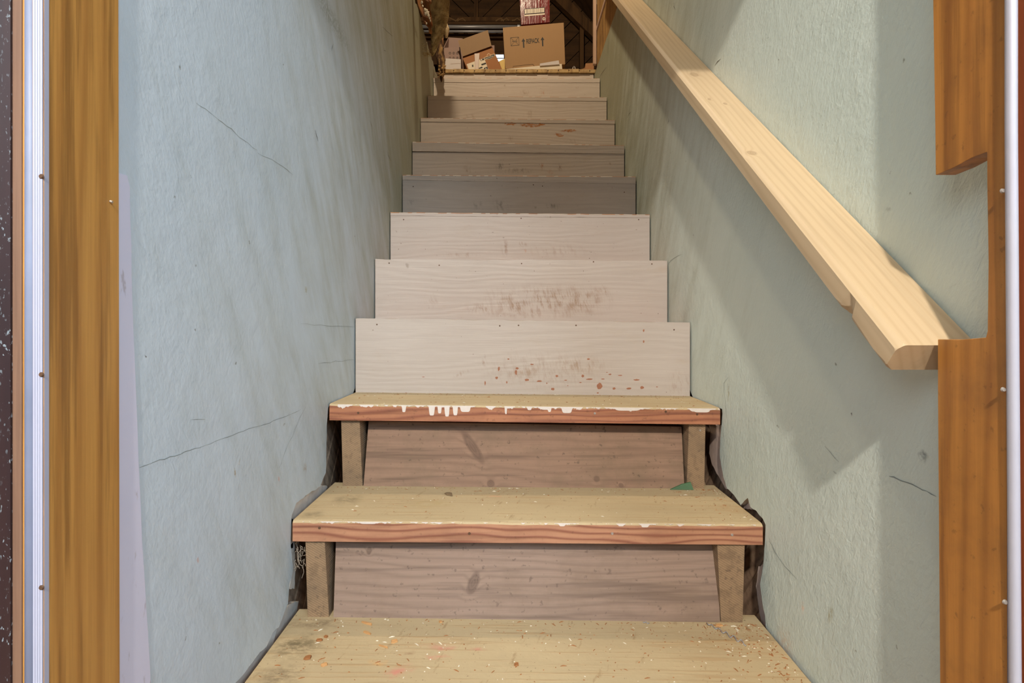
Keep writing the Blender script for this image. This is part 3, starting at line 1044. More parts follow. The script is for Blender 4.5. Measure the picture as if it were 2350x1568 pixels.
# ------------------------------------------------------------------ handrail
ra = Vector((.4745, .6085, ZC - .0230))
slope = math.atan(0.838)
RLEN = 3.0
rail = empty('handrail', (ra.x, ra.y, ra.z))
tag(rail, 'raw pale pine handrail board running up the right wall', 'handrail')
rail.rotation_euler = (slope, 0, 0)
matr = wood('new_pine', rgb(238, 208, 160), rgb(208, 168, 118), 'Y', rings=150, warp=3.5, contrast=.38, fine=.12, rough=.5, seed=1, across=(1, .6), bump=.08)


def rail_local(px, py):
    """point of the top face below a pixel, in the rail's own frame"""
    Rm = Euler((slope, 0, 0)).to_matrix()
    o = Rm.inverted() @ (Vector((0, 0, ZC)) - ra)
    dr = Rm.inverted() @ Vector(((px - VX) / F, 1, (VY - py) / F))
    t = (.0 - o.z) / dr.z
    return o + dr * t


matr2 = wood('new_pine_knotty', rgb(198, 175, 141), rgb(172, 143, 108), 'Y', rings=420, warp=6, contrast=.36, fine=.16, rough=.5, seed=1, across=(1, .6), bump=.08,
             knots=[(rail_local(1593, 171), (.013, .022, .012), RX), (rail_local(1664, 238), (.006, .008, .01), RX), (rail_local(1725, 351), (.012, .012, .012), RX), (rail_local(1628, 228), (.005, .008, .01), RX)])
bm = bmesh.new()
hw, th = .0445, .038
prof_n = 40
# long board, its lower outside edge nicked near the end, corners eased
sec = []
ys = [0, .004, .03, .06, .085, .092, .10, .108, .115, .13, .2, .4, .8, 1.4, 2.2, RLEN]
nick = {.085: .001, .092: .006, .10: .008, .108: .003}
for y in ys:
    k = nick.get(y, 0)
    e = .007
    e2 = .006 if y > .003 else .009
    ring = [(-hw + e, 0), (hw - .002, 0), (hw, -.002), (hw, -th + .002), (hw - .002, -th), (-hw + e2 + k, -th), (-hw + k * .6, -th + e2 + k), (-hw, -e)]
    for a in (0,):
        pass
    # round the two outer corners a little more
    sec.append([bm.verts.new((p[0], y, p[1])) for p in ring])
for a, b in zip(sec[:-1], sec[1:]):
    for j in range(8):
        bm.faces.new((a[j], a[(j + 1) % 8], b[(j + 1) % 8], b[j]))
bm.faces.new(list(reversed(sec[0])))
bm.faces.new(sec[-1])
es = [e for e in bm.edges if abs((e.verts[0].co - e.verts[1].co).normalized().y) > .9 and min(e.verts[0].co.x, e.verts[1].co.x) < 0]
bmesh.ops.bevel(bm, geom=es, offset=.0025, segments=2, affect='EDGES', profile=.5)
bmesh.ops.recalc_face_normals(bm, faces=bm.faces)
me = bpy.data.meshes.new('rail_board')
bm.to_mesh(me)
bm.free()
me.materials.append(matr2.m)
ro = bpy.data.objects.new('rail_board', me)
COL.objects.link(ro)
ro.parent = rail
# brass bracket leg under the end
bm = bmesh.new()
box(bm, .030, .0435, .02, .05, -th - .010, -th - .0005)
me = bpy.data.meshes.new('bracket')
bm.to_mesh(me)
bm.free()
me.materials.append(flat('brass', rgb(190, 160, 90), .4, .8).m)
bo = bpy.data.objects.new('bracket', me)
COL.objects.link(bo)
bo.parent = rail
bo['label'] = 'small brass bracket under the rail end'

# ------------------------------------------------------------------ attic
mat_board = wood('attic_floor_boards', rgb(196, 166, 112), rgb(140, 106, 64), 'Y', rough=.7, dirt=rgb(96, 74, 48), dirt_amt=.5)
mat_dark = wood('attic_dark_boards', rgb(104, 74, 42), rgb(56, 36, 20), 'X', rings=40, warp=4, contrast=.5, rough=.8, dirt=rgb(40, 28, 18), dirt_amt=.4)
mat_stud = wood('attic_stud', rgb(118, 86, 50), rgb(70, 46, 26), 'Z', rings=50, rough=.8)
floorA = struct(empty('floor', (0.04, 3.41, ZF)), 'attic floor boards with nailed ends at the stair head')
pitch = 24.0 * 3.41 / F
k = 0
x = (1016 - VX) * 3.41 / F
while x < (1366 - VX) * 3.41 / F:
    bm = bmesh.new()
    dy = random.uniform(-.004, .004)
    dz = random.uniform(-.0015, .0015)
    box(bm, x + .0007, x + pitch - .0007, 3.405 + dy, 4.6, ZF - .020 + dz, ZF + dz)
    b = link('floorboard', bm, mat_board.m, parent=floorA, bevel=.0015)
    bm = bmesh.new()
    disc_y(bm, (x + .004, 3.4055 + dy, ZF - .009), .004, .002, 8)
    link('nail', bm, mat_rust.m, parent=b)
    x += pitch
for a, b, y0 in ((-2.6, WL - .02, .6), (WR + .02, 2.6, .6), (-2.6, 2.6, 4.6)):
    bm = bmesh.new()
    box(bm, a, b, y0, 6.4 if y0 > 4 else 4.62, ZF - .16, ZF - .001)
    link('floor_deck', bm, mat_dark.m, parent=floorA)
for a, b in ((-2.6, -.42), (.53, 2.6)):
    bm = bmesh.new()
    box(bm, a, b, 3.44, 4.62, ZF - .02, ZF - .002)
    link('floor_deck', bm, mat_dark.m, parent=floorA)
bm = bmesh.new()
box(bm, -.46, .53, .6, 1.05, ZF - .16, ZF - .001)
link('floor_deck', bm, mat_dark.m, parent=floorA)
bm = bmesh.new()
box(bm, -.46, .53, 3.44, 3.48, ZF - .45, ZF - .025)
link('floor_joist', bm, mat_stud.m, parent=floorA)

GY = 6.25
wall_back = struct(empty('wall_back', (0, GY, ZF)), 'dark gable wall of diagonal boards in the attic')
xm = (1092 - VX) * GY / F
w = .15


def clip_poly(poly, f):
    out = []
    for i in range(len(poly)):
        a, b = poly[i], poly[(i + 1) % len(poly)]
        fa, fb = f(a), f(b)
        if fa >= 0:
            out.append(a)
        if fa * fb < 0:
            t = fa / (fa - fb)
            out.append((a[0] + (b[0] - a[0]) * t, a[1] + (b[1] - a[1]) * t))
    return out


for side in (-1, 1):
    x0, x1 = (-2.4, xm - .003) if side < 0 else (xm + .003, 2.4)
    zlo, zhi = ZF - .1, ZF + 2.7
    t = Vector((1, side)).normalized()
    nn = Vector((-t.y, t.x))
    for k in range(-24, 26):
        o = Vector((xm, ZF + 1.1)) + nn * (k * w)
        pl = [o - t * 6 - nn * (w / 2 - .004), o + t * 6 - nn * (w / 2 - .004), o + t * 6 + nn * (w / 2 - .004), o - t * 6 + nn * (w / 2 - .004)]
        pl = [tuple(p) for p in pl]
        for f in (lambda p: p[0] - x0, lambda p: x1 - p[0], lambda p: p[1] - zlo, lambda p: zhi - p[1]):
            pl = clip_poly(pl, f)
            if len(pl) < 3:
                break
        if len(pl) < 3:
            continue
        j = random.uniform(0, .006)
        bm = bmesh.new()
        prism_y(bm, pl, GY + j, GY + .02 + j)
        link('sheathing_board', bm, mat_dark.m, parent=wall_back)
bm = bmesh.new()
box(bm, -2.6, 2.6, GY + .04, GY + .06, ZF - .2, ZF + 3)
link('backing', bm, mat_void.m, parent=wall_back)


def bar(name, pxs, d, dep, mat, parent):
    bm = bmesh.new()
    f = [P(a, b, d) for a, b in pxs]
    quad8(bm, f + [p + Vector((0, dep, 0)) for p in f])
    return link(name, bm, mat, parent=parent, bevel=.003)


bar('stud', [(1088, 210), (1097, 210), (1097, -260), (1088, -260)], GY - .1, .095, mat_stud.m, wall_back)
bar('stud', [(1331, 215), (1340, 215), (1340, 62), (1331, 62)], GY - .1, .095, mat_stud.m, wall_back)
bar('brace', [(1372, 96), (1386, 82), (1282, -26), (1262, -12)], GY - .14, .09, mat_stud.m, wall_back)
bar('beam', [(900, 48), (1200, 48), (1200, 39), (900, 39)], GY - .2, .12, mat_stud.m, wall_back)
bar('knee_board', [(940, 148), (1200, 148), (1200, 78), (940, 78)], GY - .25, .03, mat_dark.m, wall_back)
bar('ledge', [(940, 56), (1200, 56), (1200, 49), (940, 49)], GY - .3, .12, mat_dark.m, wall_back)
mat_scrap = flat('pale_scrap', rgb(150, 120, 84), .8)
for px, lb in ((1044, 'curled pale scrap at the left end of the dark ledge above the pipes'), (1060, 'second curled scrap from the left on the dark ledge above the pipes'),
               (1148, 'looped pale scrap in the middle of the ledge left of the red box'), (1160, 'bright curled scrap on the ledge just left of the red box'),
               (1185, 'twisted scrap on the ledge touching the view of the red box')):
    bm = bmesh.new()
    c = P(px, 48.5, GY - .30)
    tube(bm, [c + Vector((t * .03 - .05, 0, .016 * math.sin(t * 2.1 + px))) + Vector((0, 0, .016)) for t in range(4)], .007, 5)
    o = link('paper_scrap', bm, mat_scrap.m, base=tuple(c))
    tag(o, lb, 'scrap', 'curled scraps on the attic ledge')

# small bright vent window behind the boxes
win = struct(empty('window_1', tuple(P(1148, 150, GY - .27))), 'small bright window low in the attic gable')
Ms = bpy.data.materials.new('daylit_pane')
Ms.use_nodes = True
bs = Ms.node_tree.nodes['Principled BSDF']
bs.inputs['Emission Color'].default_value = (.75, .88, 1, 1)
bs.inputs['Emission Strength'].default_value = 1.1
bar('pane', [(1128, 142), (1168, 142), (1168, 124), (1128, 124)], GY - .272, .01, Ms, win)
bar('frame', [(1126, 144), (1170, 144), (1170, 141.5), (1126, 141.5)], GY - .275, .02, mat_stud.m, win)
bar('frame', [(1126, 125), (1170, 125), (1170, 122), (1126, 122)], GY - .275, .02, mat_stud.m, win)
bar('muntin', [(1128, 134.4), (1168, 134.4), (1168, 133), (1128, 133)], GY - .275, .005, mat_stud.m, win)

# roof closes the attic
roof = struct(empty('ceiling', (0, 3.5, ZF + 2.6)), 'dark attic roof boards')
bm = bmesh.new()
for s in (-1, 1):
    quad8(bm, [(0, -.2, ZF + 2.9), (s * 2.7, -.2, ZF - .1), (s * 2.7, GY + .1, ZF - .1), (0, GY + .1, ZF + 2.9),
               (0, -.2, ZF + 2.95), (s * 2.75, -.2, ZF - .1), (s * 2.75, GY + .1, ZF - .1), (0, GY + .1, ZF + 2.95)])
link('roof_deck', bm, mat_dark.m, parent=roof)
bm = bmesh.new()
prism_y(bm, [(-2.7, ZF - .1), (2.7, ZF - .1), (0, ZF + 2.9)], -.15, -.1)
link('gable', bm, mat_dark.m, parent=roof)
bm = bmesh.new()
f = [P(1348, -12, 5.2), P(1356, -14, 5.2), P(1382, 12, 4.4), P(1374, 14, 4.4)]
quad8(bm, f + [p + Vector((0, .04, .03)) for p in f])
link('rafter', bm, flat('pale_rafter', rgb(150, 140, 112), .8).m, parent=roof)

# metal pipes
mat_zinc = flat('galvanised_metal', rgb(196, 198, 204), .35, .3, vary=.2, scale=12)
for row, r, lb in ((61.5, .019, 'upper grey metal conduit pipe across the dark attic wall'), (72.0, .013, 'lower thinner grey metal conduit pipe across the dark attic wall')):
    a, b = P(930, row, GY - .42), P(1200, row + .5, GY - .42)
    bm = bmesh.new()
    tube(bm, [a, (a + b) / 2, b], r, 14)
    o = link('metal_pipe', bm, mat_zinc.m, base=tuple(a), smooth=True)
    tag(o, lb, 'pipe', 'metal pipes in the attic')
    for px in (1010, 1190):
        c = P(px, row, GY - .42)
        bm = bmesh.new()
        tube(bm, [c - Vector((.012, 0, 0)), c + Vector((.012, 0, 0))], r * 1.25, 12)
        # strap back to the ledge
        box(bm, c.x - .01, c.x + .01, c.y, GY - .2, c.z - .004, c.z + .004)
        link('pipe_strap', bm, mat_zinc.m, parent=o)

# boards of the stairwell rim on the right
rim = struct(empty('trim_2', (WR, 3.0, ZF)), 'brown boards edging the stairwell on the right')
mat_rim = wood('rim_board', rgb(176, 136, 76), rgb(118, 80, 40), 'Z', rings=60, warp=4, contrast=.5, rough=.7, dirt=rgb(60, 40, 24), dirt_amt=.5)
for z0, z1, th_, y0, y1 in ((ZF - .03, ZC + 1.785, .016, 1.0, 3.335), (ZC + 1.80, ZC + 2.25, .010, 1.0, 3.33)):
    bm = bmesh.new()
    box(bm, WR + .004, WR + .004 + th_, y0, y1, z0, z1)
    link('rim_board', bm, mat_rim.m, parent=rim, bevel=.0015)
bm = bmesh.new()
box(bm, WR - .002, WR + .012, 1.0, 3.33, ZC + 1.784, ZC + 1.800)
link('rim_batten', bm, flat('pale_batten', rgb(188, 160, 144), .7).m, parent=rim)
bm = bmesh.new()
box(bm, (1361.5 - VX) * 3.34 / F, (1368.5 - VX) * 3.34 / F, 3.335, 3.36, ZF, ZC + 2.3)
link('post', bm, flat('pale_post', rgb(176, 146, 124), .7).m, parent=rim)

# ------------------------------------------------------------------ things at the stair head
ZB = ZF
INK = flat('black_ink', rgb(40, 36, 32), .7)
INKW = flat('white_ink', rgb(226, 214, 200), .6)


def carton_mat(name, c, seed=0):
    M = Mat(name, .75)
    n1 = M.noise((3, 3, 3), 4, loc=(seed, 0, 0))
    n2 = M.noise((220, 10, 10), 2, loc=(seed, 0, 0))
    col = M.mix(n1, tuple(v * .92 for v in c[:3]) + (1,), tuple(min(1, v * 1.07) for v in c[:3]) + (1,))
    M.color(M.mix(M.math('MULTIPLY', n2, .12), col, tuple(v * .6 for v in c[:3]) + (1,)))
    M.bump(n2, .15, .001)
    return M


def face_frame(q):
    """q = front corners bottom-left, bottom-right, top-right, top-left; returns f(u, v, off) on that face"""
    a, b, c, d = q
    n = (b - a).cross(d - a).normalized()
    if n.y > 0:
        n = -n

    def f(u, v, off=0.0):
        return a.lerp(b, u).lerp(d.lerp(c, u), v) + n * off
    return f


def text_mesh(s, size, sx=1.0):
    cu = bpy.data.curves.new('lettering', 'FONT')
    cu.body = s
    cu.size = size
    cu.offset = size * .016
    cu.align_x = 'CENTER'
    cu.align_y = 'CENTER'
    o = bpy.data.objects.new('lettering', cu)
    COL.objects.link(o)
    bpy.context.view_layer.update()
    dg = bpy.context.evaluated_depsgraph_get()
    me = bpy.data.meshes.new_from_object(o.evaluated_get(dg))
    bpy.data.objects.remove(o)
    pts = [(v.co.x * sx, v.co.y) for v in me.vertices]
    pol = [tuple(p.vertices) for p in me.polygons]
    bpy.data.meshes.remove(me)
    return pts, pol


def letter(s, ff, u, v, W, H, size, sx, mat, parent, name='lettering', off=.0006, ang=0.0):
    """flat print at (u, v) of a face whose real size is W x H metres"""
    pts, pol = text_mesh(s, size, sx)
    bm = bmesh.new()
    ca, sa = math.cos(ang), math.sin(ang)
    vs = [bm.verts.new(ff(u + (x * ca - y * sa) / W, v + (x * sa + y * ca) / H, off)) for x, y in pts]
    for p in pol:
        try:
            bm.faces.new([vs[i] for i in p])
        except ValueError:
            pass
    return link(name, bm, mat, parent=parent)


def decal(ff, polys, mat, parent, name, off=.0006):
    bm = bmesh.new()
    for pl in polys:
        vs = [bm.verts.new(ff(u, v, off)) for u, v in pl]
        fc = bm.faces.new(vs)
        if len(pl) > 4:
            fc.normal_update()
            bmesh.ops.triangulate(bm, faces=[fc])
    return link(name, bm, mat, parent=parent)


def stroke(a, b, w, asp):
    """thin rectangle from a to b in (u, v), width w in u, asp = W / H"""
    ax, ay = a[0], a[1] / asp
    bx, by = b[0], b[1] / asp
    L_ = math.hypot(bx - ax, by - ay)
    nx, ny = -(by - ay) / L_ * w / 2, (bx - ax) / L_ * w / 2
    return [(ax + nx, (ay + ny) * asp), (bx + nx, (by + ny) * asp), (bx - nx, (by - ny) * asp), (ax - nx, (ay - ny) * asp)]


# REPACK carton
dR = 3.452
q = [P(1160, 158, dR), P(1297, 147.5, dR), P(1293.5, 52, dR), P(1154, 63.5, dR)]
base = (q[0] + q[1]) / 2
rep = empty('cardboard_box', tuple(base + Vector((0, .15, 0))))
tag(rep, 'large brown cardboard box printed REPACK with two up arrows', 'box')
mat_c1 = carton_mat('brown_cardboard', rgb(156, 122, 82))
bm = bmesh.new()
bk = [p + Vector((0, .30, 0)) for p in q]
quad8(bm, q + bk)
link('carton', bm, mat_c1.m, parent=rep, bevel=.003, seg=2)
ff = face_frame(q)
W = (q[1] - q[0]).length
H = (q[3] - q[0]).length
asp = W / H
mk = INK.m


def rectframe(u0, v0, u1, v1, w):
    return [stroke((u0, v0), (u1, v0), w, asp), stroke((u1, v0), (u1, v1), w, asp), stroke((u1, v1), (u0, v1), w, asp), stroke((u0, v1), (u0, v0), w, asp)]


u0, v0, u1, v1 = .115, .545, .250, .740
decal(ff, rectframe(u0, v0, u1, v1, .0055) + [stroke((u0, v0), (u0 + .045, v0 + .065), .004, asp), stroke((u1, v0), (u1 - .045, v0 + .065), .004, asp),
                                              stroke((u0, v1), (u0 + .045, v1 - .065), .004, asp), stroke((u1, v1), (u1 - .045, v1 - .065), .004, asp)], mk, rep, 'fragile_mark')
letter('FRAGILE', ff, (u0 + u1) / 2, (v0 + v1) / 2, W, H, .0150, .55, mk, rep)
letter('REPACK', ff, .478, .615, W, H, .041, .54, flat('black_print', rgb(30, 27, 25), .7).m, rep)


def arrow(uc, vb, vt):
    hw_, sw = .030, .011
    vm = vt - .075
    return [[(uc - sw, vb), (uc + sw, vb), (uc + sw, vm), (uc - sw, vm)], [(uc - hw_, vm), (uc + hw_, vm), (uc, vt)]]


decal(ff, arrow(.325, .475, .700), mk, rep, 'up_arrow')
decal(ff, arrow(.640, .475, .700), mk, rep, 'up_arrow')
decal(ff, [stroke((.13, .045), (.46, .06), .006, asp), stroke((.13, .0), (.13, .045), .004, asp), stroke((.46, .06), (.485, .01), .006, asp)],
      flat('slot_shadow', rgb(70, 48, 30), .9).m, rep, 'flap_slot', .0004)

# glossy red carton on top of it
dK = 3.50
q = [P(1196, 56.5, dK), P(1261.5, 51, dK), P(1261, -60, dK), P(1190, -54, dK)]
red = empty('red_box', tuple((q[0] + q[1]) / 2 + Vector((0, .06, 0))))
tag(red, 'glossy dark red box with a barcode label standing on the REPACK box', 'box')
Mr = Mat('glossy_red_card', .22)
nr = Mr.noise((14, 14, 3), 4)
Mr.color(Mr.mix(nr, rgb(88, 20, 20), rgb(118, 34, 30)))
Mr.bump(Mr.noise((60, 20, 9), 4), .5, .004)
bm = bmesh.new()
quad8(bm, q + [p + Vector((.004, .13, .002)) for p in q])
link('carton', bm, Mr.m, parent=red, bevel=.003, seg=2)
fr = face_frame(q)
W2 = (q[1] - q[0]).length
H2 = (q[3] - q[0]).length
lab = flat('barcode_label', rgb(214, 202, 180), .5)
decal(fr, [[(.13, .20), (.83, .20), (.83, .32), (.13, .32)]], INK.m, red, 'label_border', .0005)
decal(fr, [[(.15, .215), (.81, .215), (.81, .307), (.15, .307)]], lab.m, red, 'barcode_label', .0009)
bars = []
u = .20
while u < .78:
    bw = random.choice((.004, .007, .012))
    bars.append([(u, .218), (u + bw, .218), (u + bw, .304), (u, .304)])
    u += bw + random.choice((.006, .010, .018))
decal(fr, bars, flat('bar_ink', rgb(112, 98, 82), .6).m, red, 'barcode', .0013)
decal(fr, [[(.13, .165), (.83, .165), (.83, .192), (.13, .192)]], lab.m, red, 'label_strip', .0009)
ring = []
uc, vc = .795, .080
ar = W2 / H2
for k in range(18):
    a0, a1 = 2 * math.pi * k / 18, 2 * math.pi * (k + 1) / 18
    ring.append([(uc + .055 * math.cos(a0), vc + .055 * ar * math.sin(a0)), (uc + .055 * math.cos(a1), vc + .055 * ar * math.sin(a1)),
                 (uc + .043 * math.cos(a1), vc + .043 * ar * math.sin(a1)), (uc + .043 * math.cos(a0), vc + .043 * ar * math.sin(a0))])
ring.append([(uc - .03, vc - .018), (uc + .005, vc - .022), (uc + .030, vc + .002), (uc + .004, vc + .000)])
ring.append([(uc - .026, vc + .002), (uc - .004, vc + .022), (uc + .016, vc + .028), (uc + .006, vc + .010), (uc - .008, vc + .006)])
decal(fr, ring, INKW.m, red, 'recycling_mark', .0009)
letter('136', fr, .11, .055, W2, H2, .016, .7, flat('faded_ink', rgb(190, 150, 140), .6).m, red)

# flat white packing pieces under the REPACK carton
def slab(name, pxs, d, dep, mat, label, cat, bev=.002, group=None):
    q = [P(a, b, d) for a, b in pxs]
    bm = bmesh.new()
    n = len(q)
    a = [bm.verts.new(p) for p in q]
    b = [bm.verts.new(p + Vector((0, dep, 0))) for p in q]
    bm.faces.new(a)
    bm.faces.new(list(reversed(b)))
    for i in range(n):
        bm.faces.new((a[i], b[i], b[(i + 1) % n], a[(i + 1) % n]))
    base = (min(q, key=lambda p: p.z))
    o = link(name, bm, mat, base=tuple(base), bevel=bev)
    return tag(o, label, cat, group)


mat_white = flat('white_card', rgb(196, 188, 184), .6, vary=.05)
mat_foam = flat('pale_foam', rgb(218, 206, 184), .8, vary=.1)
slab('foam_block', [(1163, 164), (1291, 164), (1289, 146.5), (1220, 152.5), (1163, 158.6)], 3.435, .25, mat_foam.m, 'flat cream foam slab under the REPACK box at the stair head', 'foam')
slab('carton_flap', [(1239, 151), (1284, 147.5), (1282, 138.5), (1239, 146)], 3.428, .012, mat_white.m, 'white paper folder leaning on the lower right of the REPACK box', 'paper', bev=.0008)

# tilted carton with an open lid
dT = 3.462
tl = empty('cardboard_box', tuple(P(1100, 165, dT)))
tag(tl, 'tilted orange brown box with an open tan flap and shipping label', 'box')
mat_c2 = carton_mat('orange_cardboard', rgb(156, 104, 60), 2)
mat_c3 = carton_mat('tan_cardboard', rgb(166, 138, 106), 4)
mat_slot = flat('box_inside', rgb(92, 54, 26), .9)
q = [P(1078, 172, dT), P(1158, 172, dT), P(1130, 110, dT), P(1062, 134, dT)]
bm = bmesh.new()
quad8(bm, q + [p + Vector((-.012, .24, .01)) for p in q])
link('carton', bm, mat_c2.m, parent=tl, bevel=.002)
qf = [P(1062, 129.5, dT - .004), P(1128, 105.5, dT - .004), P(1119.5, 69, dT - .035), P(1051, 93.5, dT - .035)]
bm = bmesh.new()
quad8(bm, qf + [p + Vector((0, .004, .001)) for p in qf])
link('flap', bm, mat_c3.m, parent=tl, bevel=.0008)
qs = [P(1062.5, 135, dT + .006), P(1131, 110, dT + .006), P(1128, 105, dT + .006), P(1062, 129, dT + .006)]
bm = bmesh.new()
quad8(bm, qs + [p + Vector((0, .1, 0)) for p in qs])
link('fold', bm, mat_slot.m, parent=tl)
ft = face_frame(q)


def ftp(px, py, off=.0008):
    p = P(px, py, dT)
    return p + Vector((0, -off, 0))


def px_decal(polys, mat, parent, name, off=.0008, d=dT):
    bm = bmesh.new()
    for pl in polys:
        vs = [bm.verts.new(P(a, b, d - off)) for a, b in pl]
        f = bm.faces.new(vs)
        if len(pl) > 4:
            f.normal_update()
            bmesh.ops.triangulate(bm, faces=[f])
    return link(name, bm, mat, parent=parent)


def zz(u, v):   # pixel of the close crop used for measuring
    return (1010 + u * 160 / 2281, 60 + v * 110 / 1568)


px_decal([[zz(*p) for p in ((868, 1244), (1440, 1040), (1590, 1445), (940, 1445))]], flat('shipping_label', rgb(216, 204, 182), .6).m, tl, 'shipping_label', .0008)
blk = []
for (a, b, c, d) in (((1310, 1090), (1430, 1050), (1445, 1105), (1330, 1145)), ((1345, 1240), (1490, 1190), (1506, 1240), (1362, 1290)), ((1262, 1370), (1375, 1320), (1395, 1370), (1280, 1400)),
                     ((1430, 1370), (1545, 1325), (1565, 1400), (1455, 1430)), ((1040, 1270), (1085, 1255), (1090, 1330), (1050, 1340))):
    blk.append([zz(*p) for p in (a, b, c, d)])
for k, pl in enumerate(blk):
    px_decal([pl], INK.m, tl, 'label_print', .0012)
for pl in (((1330, 1092), (1370, 1078), (1385, 1118), (1345, 1130)), ((1480, 1372), (1505, 1362), (1520, 1405), (1492, 1412))):
    px_decal([[zz(*p) for p in pl]], lab.m, tl, 'label_gap', .0016)
px_decal([[zz(*p) for p in ((1430, 1030), (1530, 985), (1535, 925), (1590, 885), (1640, 920), (1660, 940), (1770, 895), (1795, 975), (1640, 1075), (1480, 1110))]],
         flat('sticker_edge', rgb(206, 178, 140), .6).m, tl, 'sticker', .0010)
px_decal([[zz(*p) for p in ((1445, 1040), (1640, 975), (1755, 915), (1778, 975), (1635, 1060), (1480, 1090))]], INK.m, tl, 'sticker_print', .0014)
px_decal([[zz(*p) for p in ((1545, 985), (1550, 935), (1590, 905), (1630, 935), (1640, 962))]], mat_c2.m, tl, 'sticker_emblem', .0014)
px_decal([[zz(*p) for p in ((1475 + 34 * i, 1063 - 13 * i), (1497 + 34 * i, 1055 - 13 * i), (1503 + 34 * i, 1076 - 13 * i), (1480 + 34 * i, 1084 - 13 * i))] for i in range(8)], lab.m, tl, 'sticker_lettering', .0018)
# pale strip of wood lying against it
slab('wood_strip', [(1091, 165), (1097, 165), (1100.5, 122), (1089, 123)], dT - .012, .010, flat('grey_strip', rgb(206, 190, 180), .6).m, 'narrow pale grey strip leaning on the label of the tilted box', 'strip', bev=.0006)

# open lilac brown carton at the left with circled numbers
dO = 3.475
mat_c4 = carton_mat('lilac_cardboard', rgb(146, 120, 108), 6)
ob = empty('open_box', tuple(P(1037, 165, dO)))
tag(ob, 'open pinkish brown box with circled numbers beside the insulation', 'box')
q = [P(1016, 170, dO), P(1058, 170, dO), P(1055.5, 107.8, dO), P(1017.5, 109.8, dO)]
bm = bmesh.new()
quad8(bm, q + [p + Vector((0, .005, 0)) for p in q])
link('front_panel', bm, mat_c4.m, parent=ob, bevel=.0006)
qb = [P(1017, 165, dO + .19), P(1062, 165, dO + .19), P(1062, 88, dO + .19), P(1029, 85.8, dO + .19)]
bm = bmesh.new()
quad8(bm, qb + [p + Vector((0, .005, 0)) for p in qb])
link('back_panel', bm, mat_c4.m, parent=ob, bevel=.0006)
bm = bmesh.new()
qa = [q[0], q[0] + Vector((0, .19, 0)), qb[3] + Vector((0, 0, 0)), q[3]]
quad8(bm, qa + [p + Vector((.004, 0, 0)) for p in qa])
link('side_panel', bm, mat_c4.m, parent=ob)
bm = bmesh.new()
qa = [q[1], q[1] + Vector((0, .19, 0)), q[2] + Vector((0, .19, -.01)), q[2]]
quad8(bm, qa + [p + Vector((-.004, 0, 0)) for p in qa])
link('side_panel', bm, mat_c4.m, parent=ob)
fo = face_frame(q)
W3 = (q[1] - q[0]).length
H3 = (q[3] - q[0]).length
for r_ in range(2):
    for i in range(3):
        cpx, cpy = zz(322 + i * 120, 882 + r_ * 160)
        rng = []
        for k in range(14):
            a0, a1 = 2 * math.pi * k / 14, 2 * math.pi * (k + 1) / 14
            rng.append([(cpx + 2.6 * math.cos(a0), cpy + 2.6 * math.sin(a0)), (cpx + 2.6 * math.cos(a1), cpy + 2.6 * math.sin(a1)), (cpx + 2.0 * math.cos(a1), cpy + 2.0 * math.sin(a1)), (cpx + 2.0 * math.cos(a0), cpy + 2.0 * math.sin(a0))])
        px_decal(rng, INK.m, ob, 'printed_circle', .0008, dO)
        pts, pol = text_mesh('123'[i] if r_ == 0 else '456'[i], 3.6, .8)
        bm = bmesh.new()
        vs = [bm.verts.new(P(cpx + x_, cpy - y_, dO - .0008)) for x_, y_ in pts]
        for p in pol:
            bm.faces.new([vs[k] for k in p])
        link('printed_number', bm, INK.m, parent=ob)

# white carton in front of it
dW = 3.44
q = [P(1020.5, 163, dW), P(1057.8, 163, dW), P(1057.3, 136, dW), P(1022.5, 134, dW)]
wb = empty('white_box', tuple(P(1039, 165, dW)))
tag(wb, 'small white cardboard box in front of the numbered box', 'box')
bm = bmesh.new()
quad8(bm, q + [p + Vector((0, .028, 0)) for p in q])
link('carton', bm, mat_white.m, parent=wb, bevel=.0015)
px_decal([[(1034, 146.5), (1057, 145.2), (1057, 145.9), (1034, 147.2)]], flat('crease', rgb(176, 150, 130), .8).m, wb, 'crease', .0006, dW)
# narrow carton visible between the numbered and the tilted box
slab('narrow_box', [(1056, 172), (1084, 172), (1070, 112), (1056, 110)], 3.73, .10, carton_mat('grey_cardboard', rgb(120, 104, 100), 8).m, 'narrow grey brown carton edge between the numbered and tilted boxes', 'box')
slab('card_sheet', [(1124, 160), (1136, 160), (1134.5, 104), (1124, 104)], 3.84, .03, carton_mat('mauve_card', rgb(150, 122, 112), 9).m, 'upright mauve card sheet just behind the tilted box', 'card')
slab('yellow_envelope', [(1145, 141), (1158.5, 134.5), (1159, 165), (1154, 165)], 3.47, .03, flat('yellow_paper', rgb(206, 172, 84), .5).m, 'yellow padded envelope wedged between the tilted and REPACK boxes', 'envelope', bev=.001)
# dark pointed bottle
bm = bmesh.new()
c0 = P(1148, 160, 3.80)
prof = [(0, .024), (.03, .024), (.055, .018), (.085, .009), (.12, .0045), (.155, .0015)]
z00 = ZF
tube(bm, [(c0.x, c0.y, z00 + h * 1.0) for h, r in prof], 1.0, 14, taper=[r for h, r in prof])
o = link('spout_bottle', bm, flat('dark_plastic', rgb(44, 42, 48), .35).m, base=(c0.x, c0.y, z00), smooth=True)
tag(o, 'dark pointed spout bottle silhouetted against the small bright window', 'bottle')
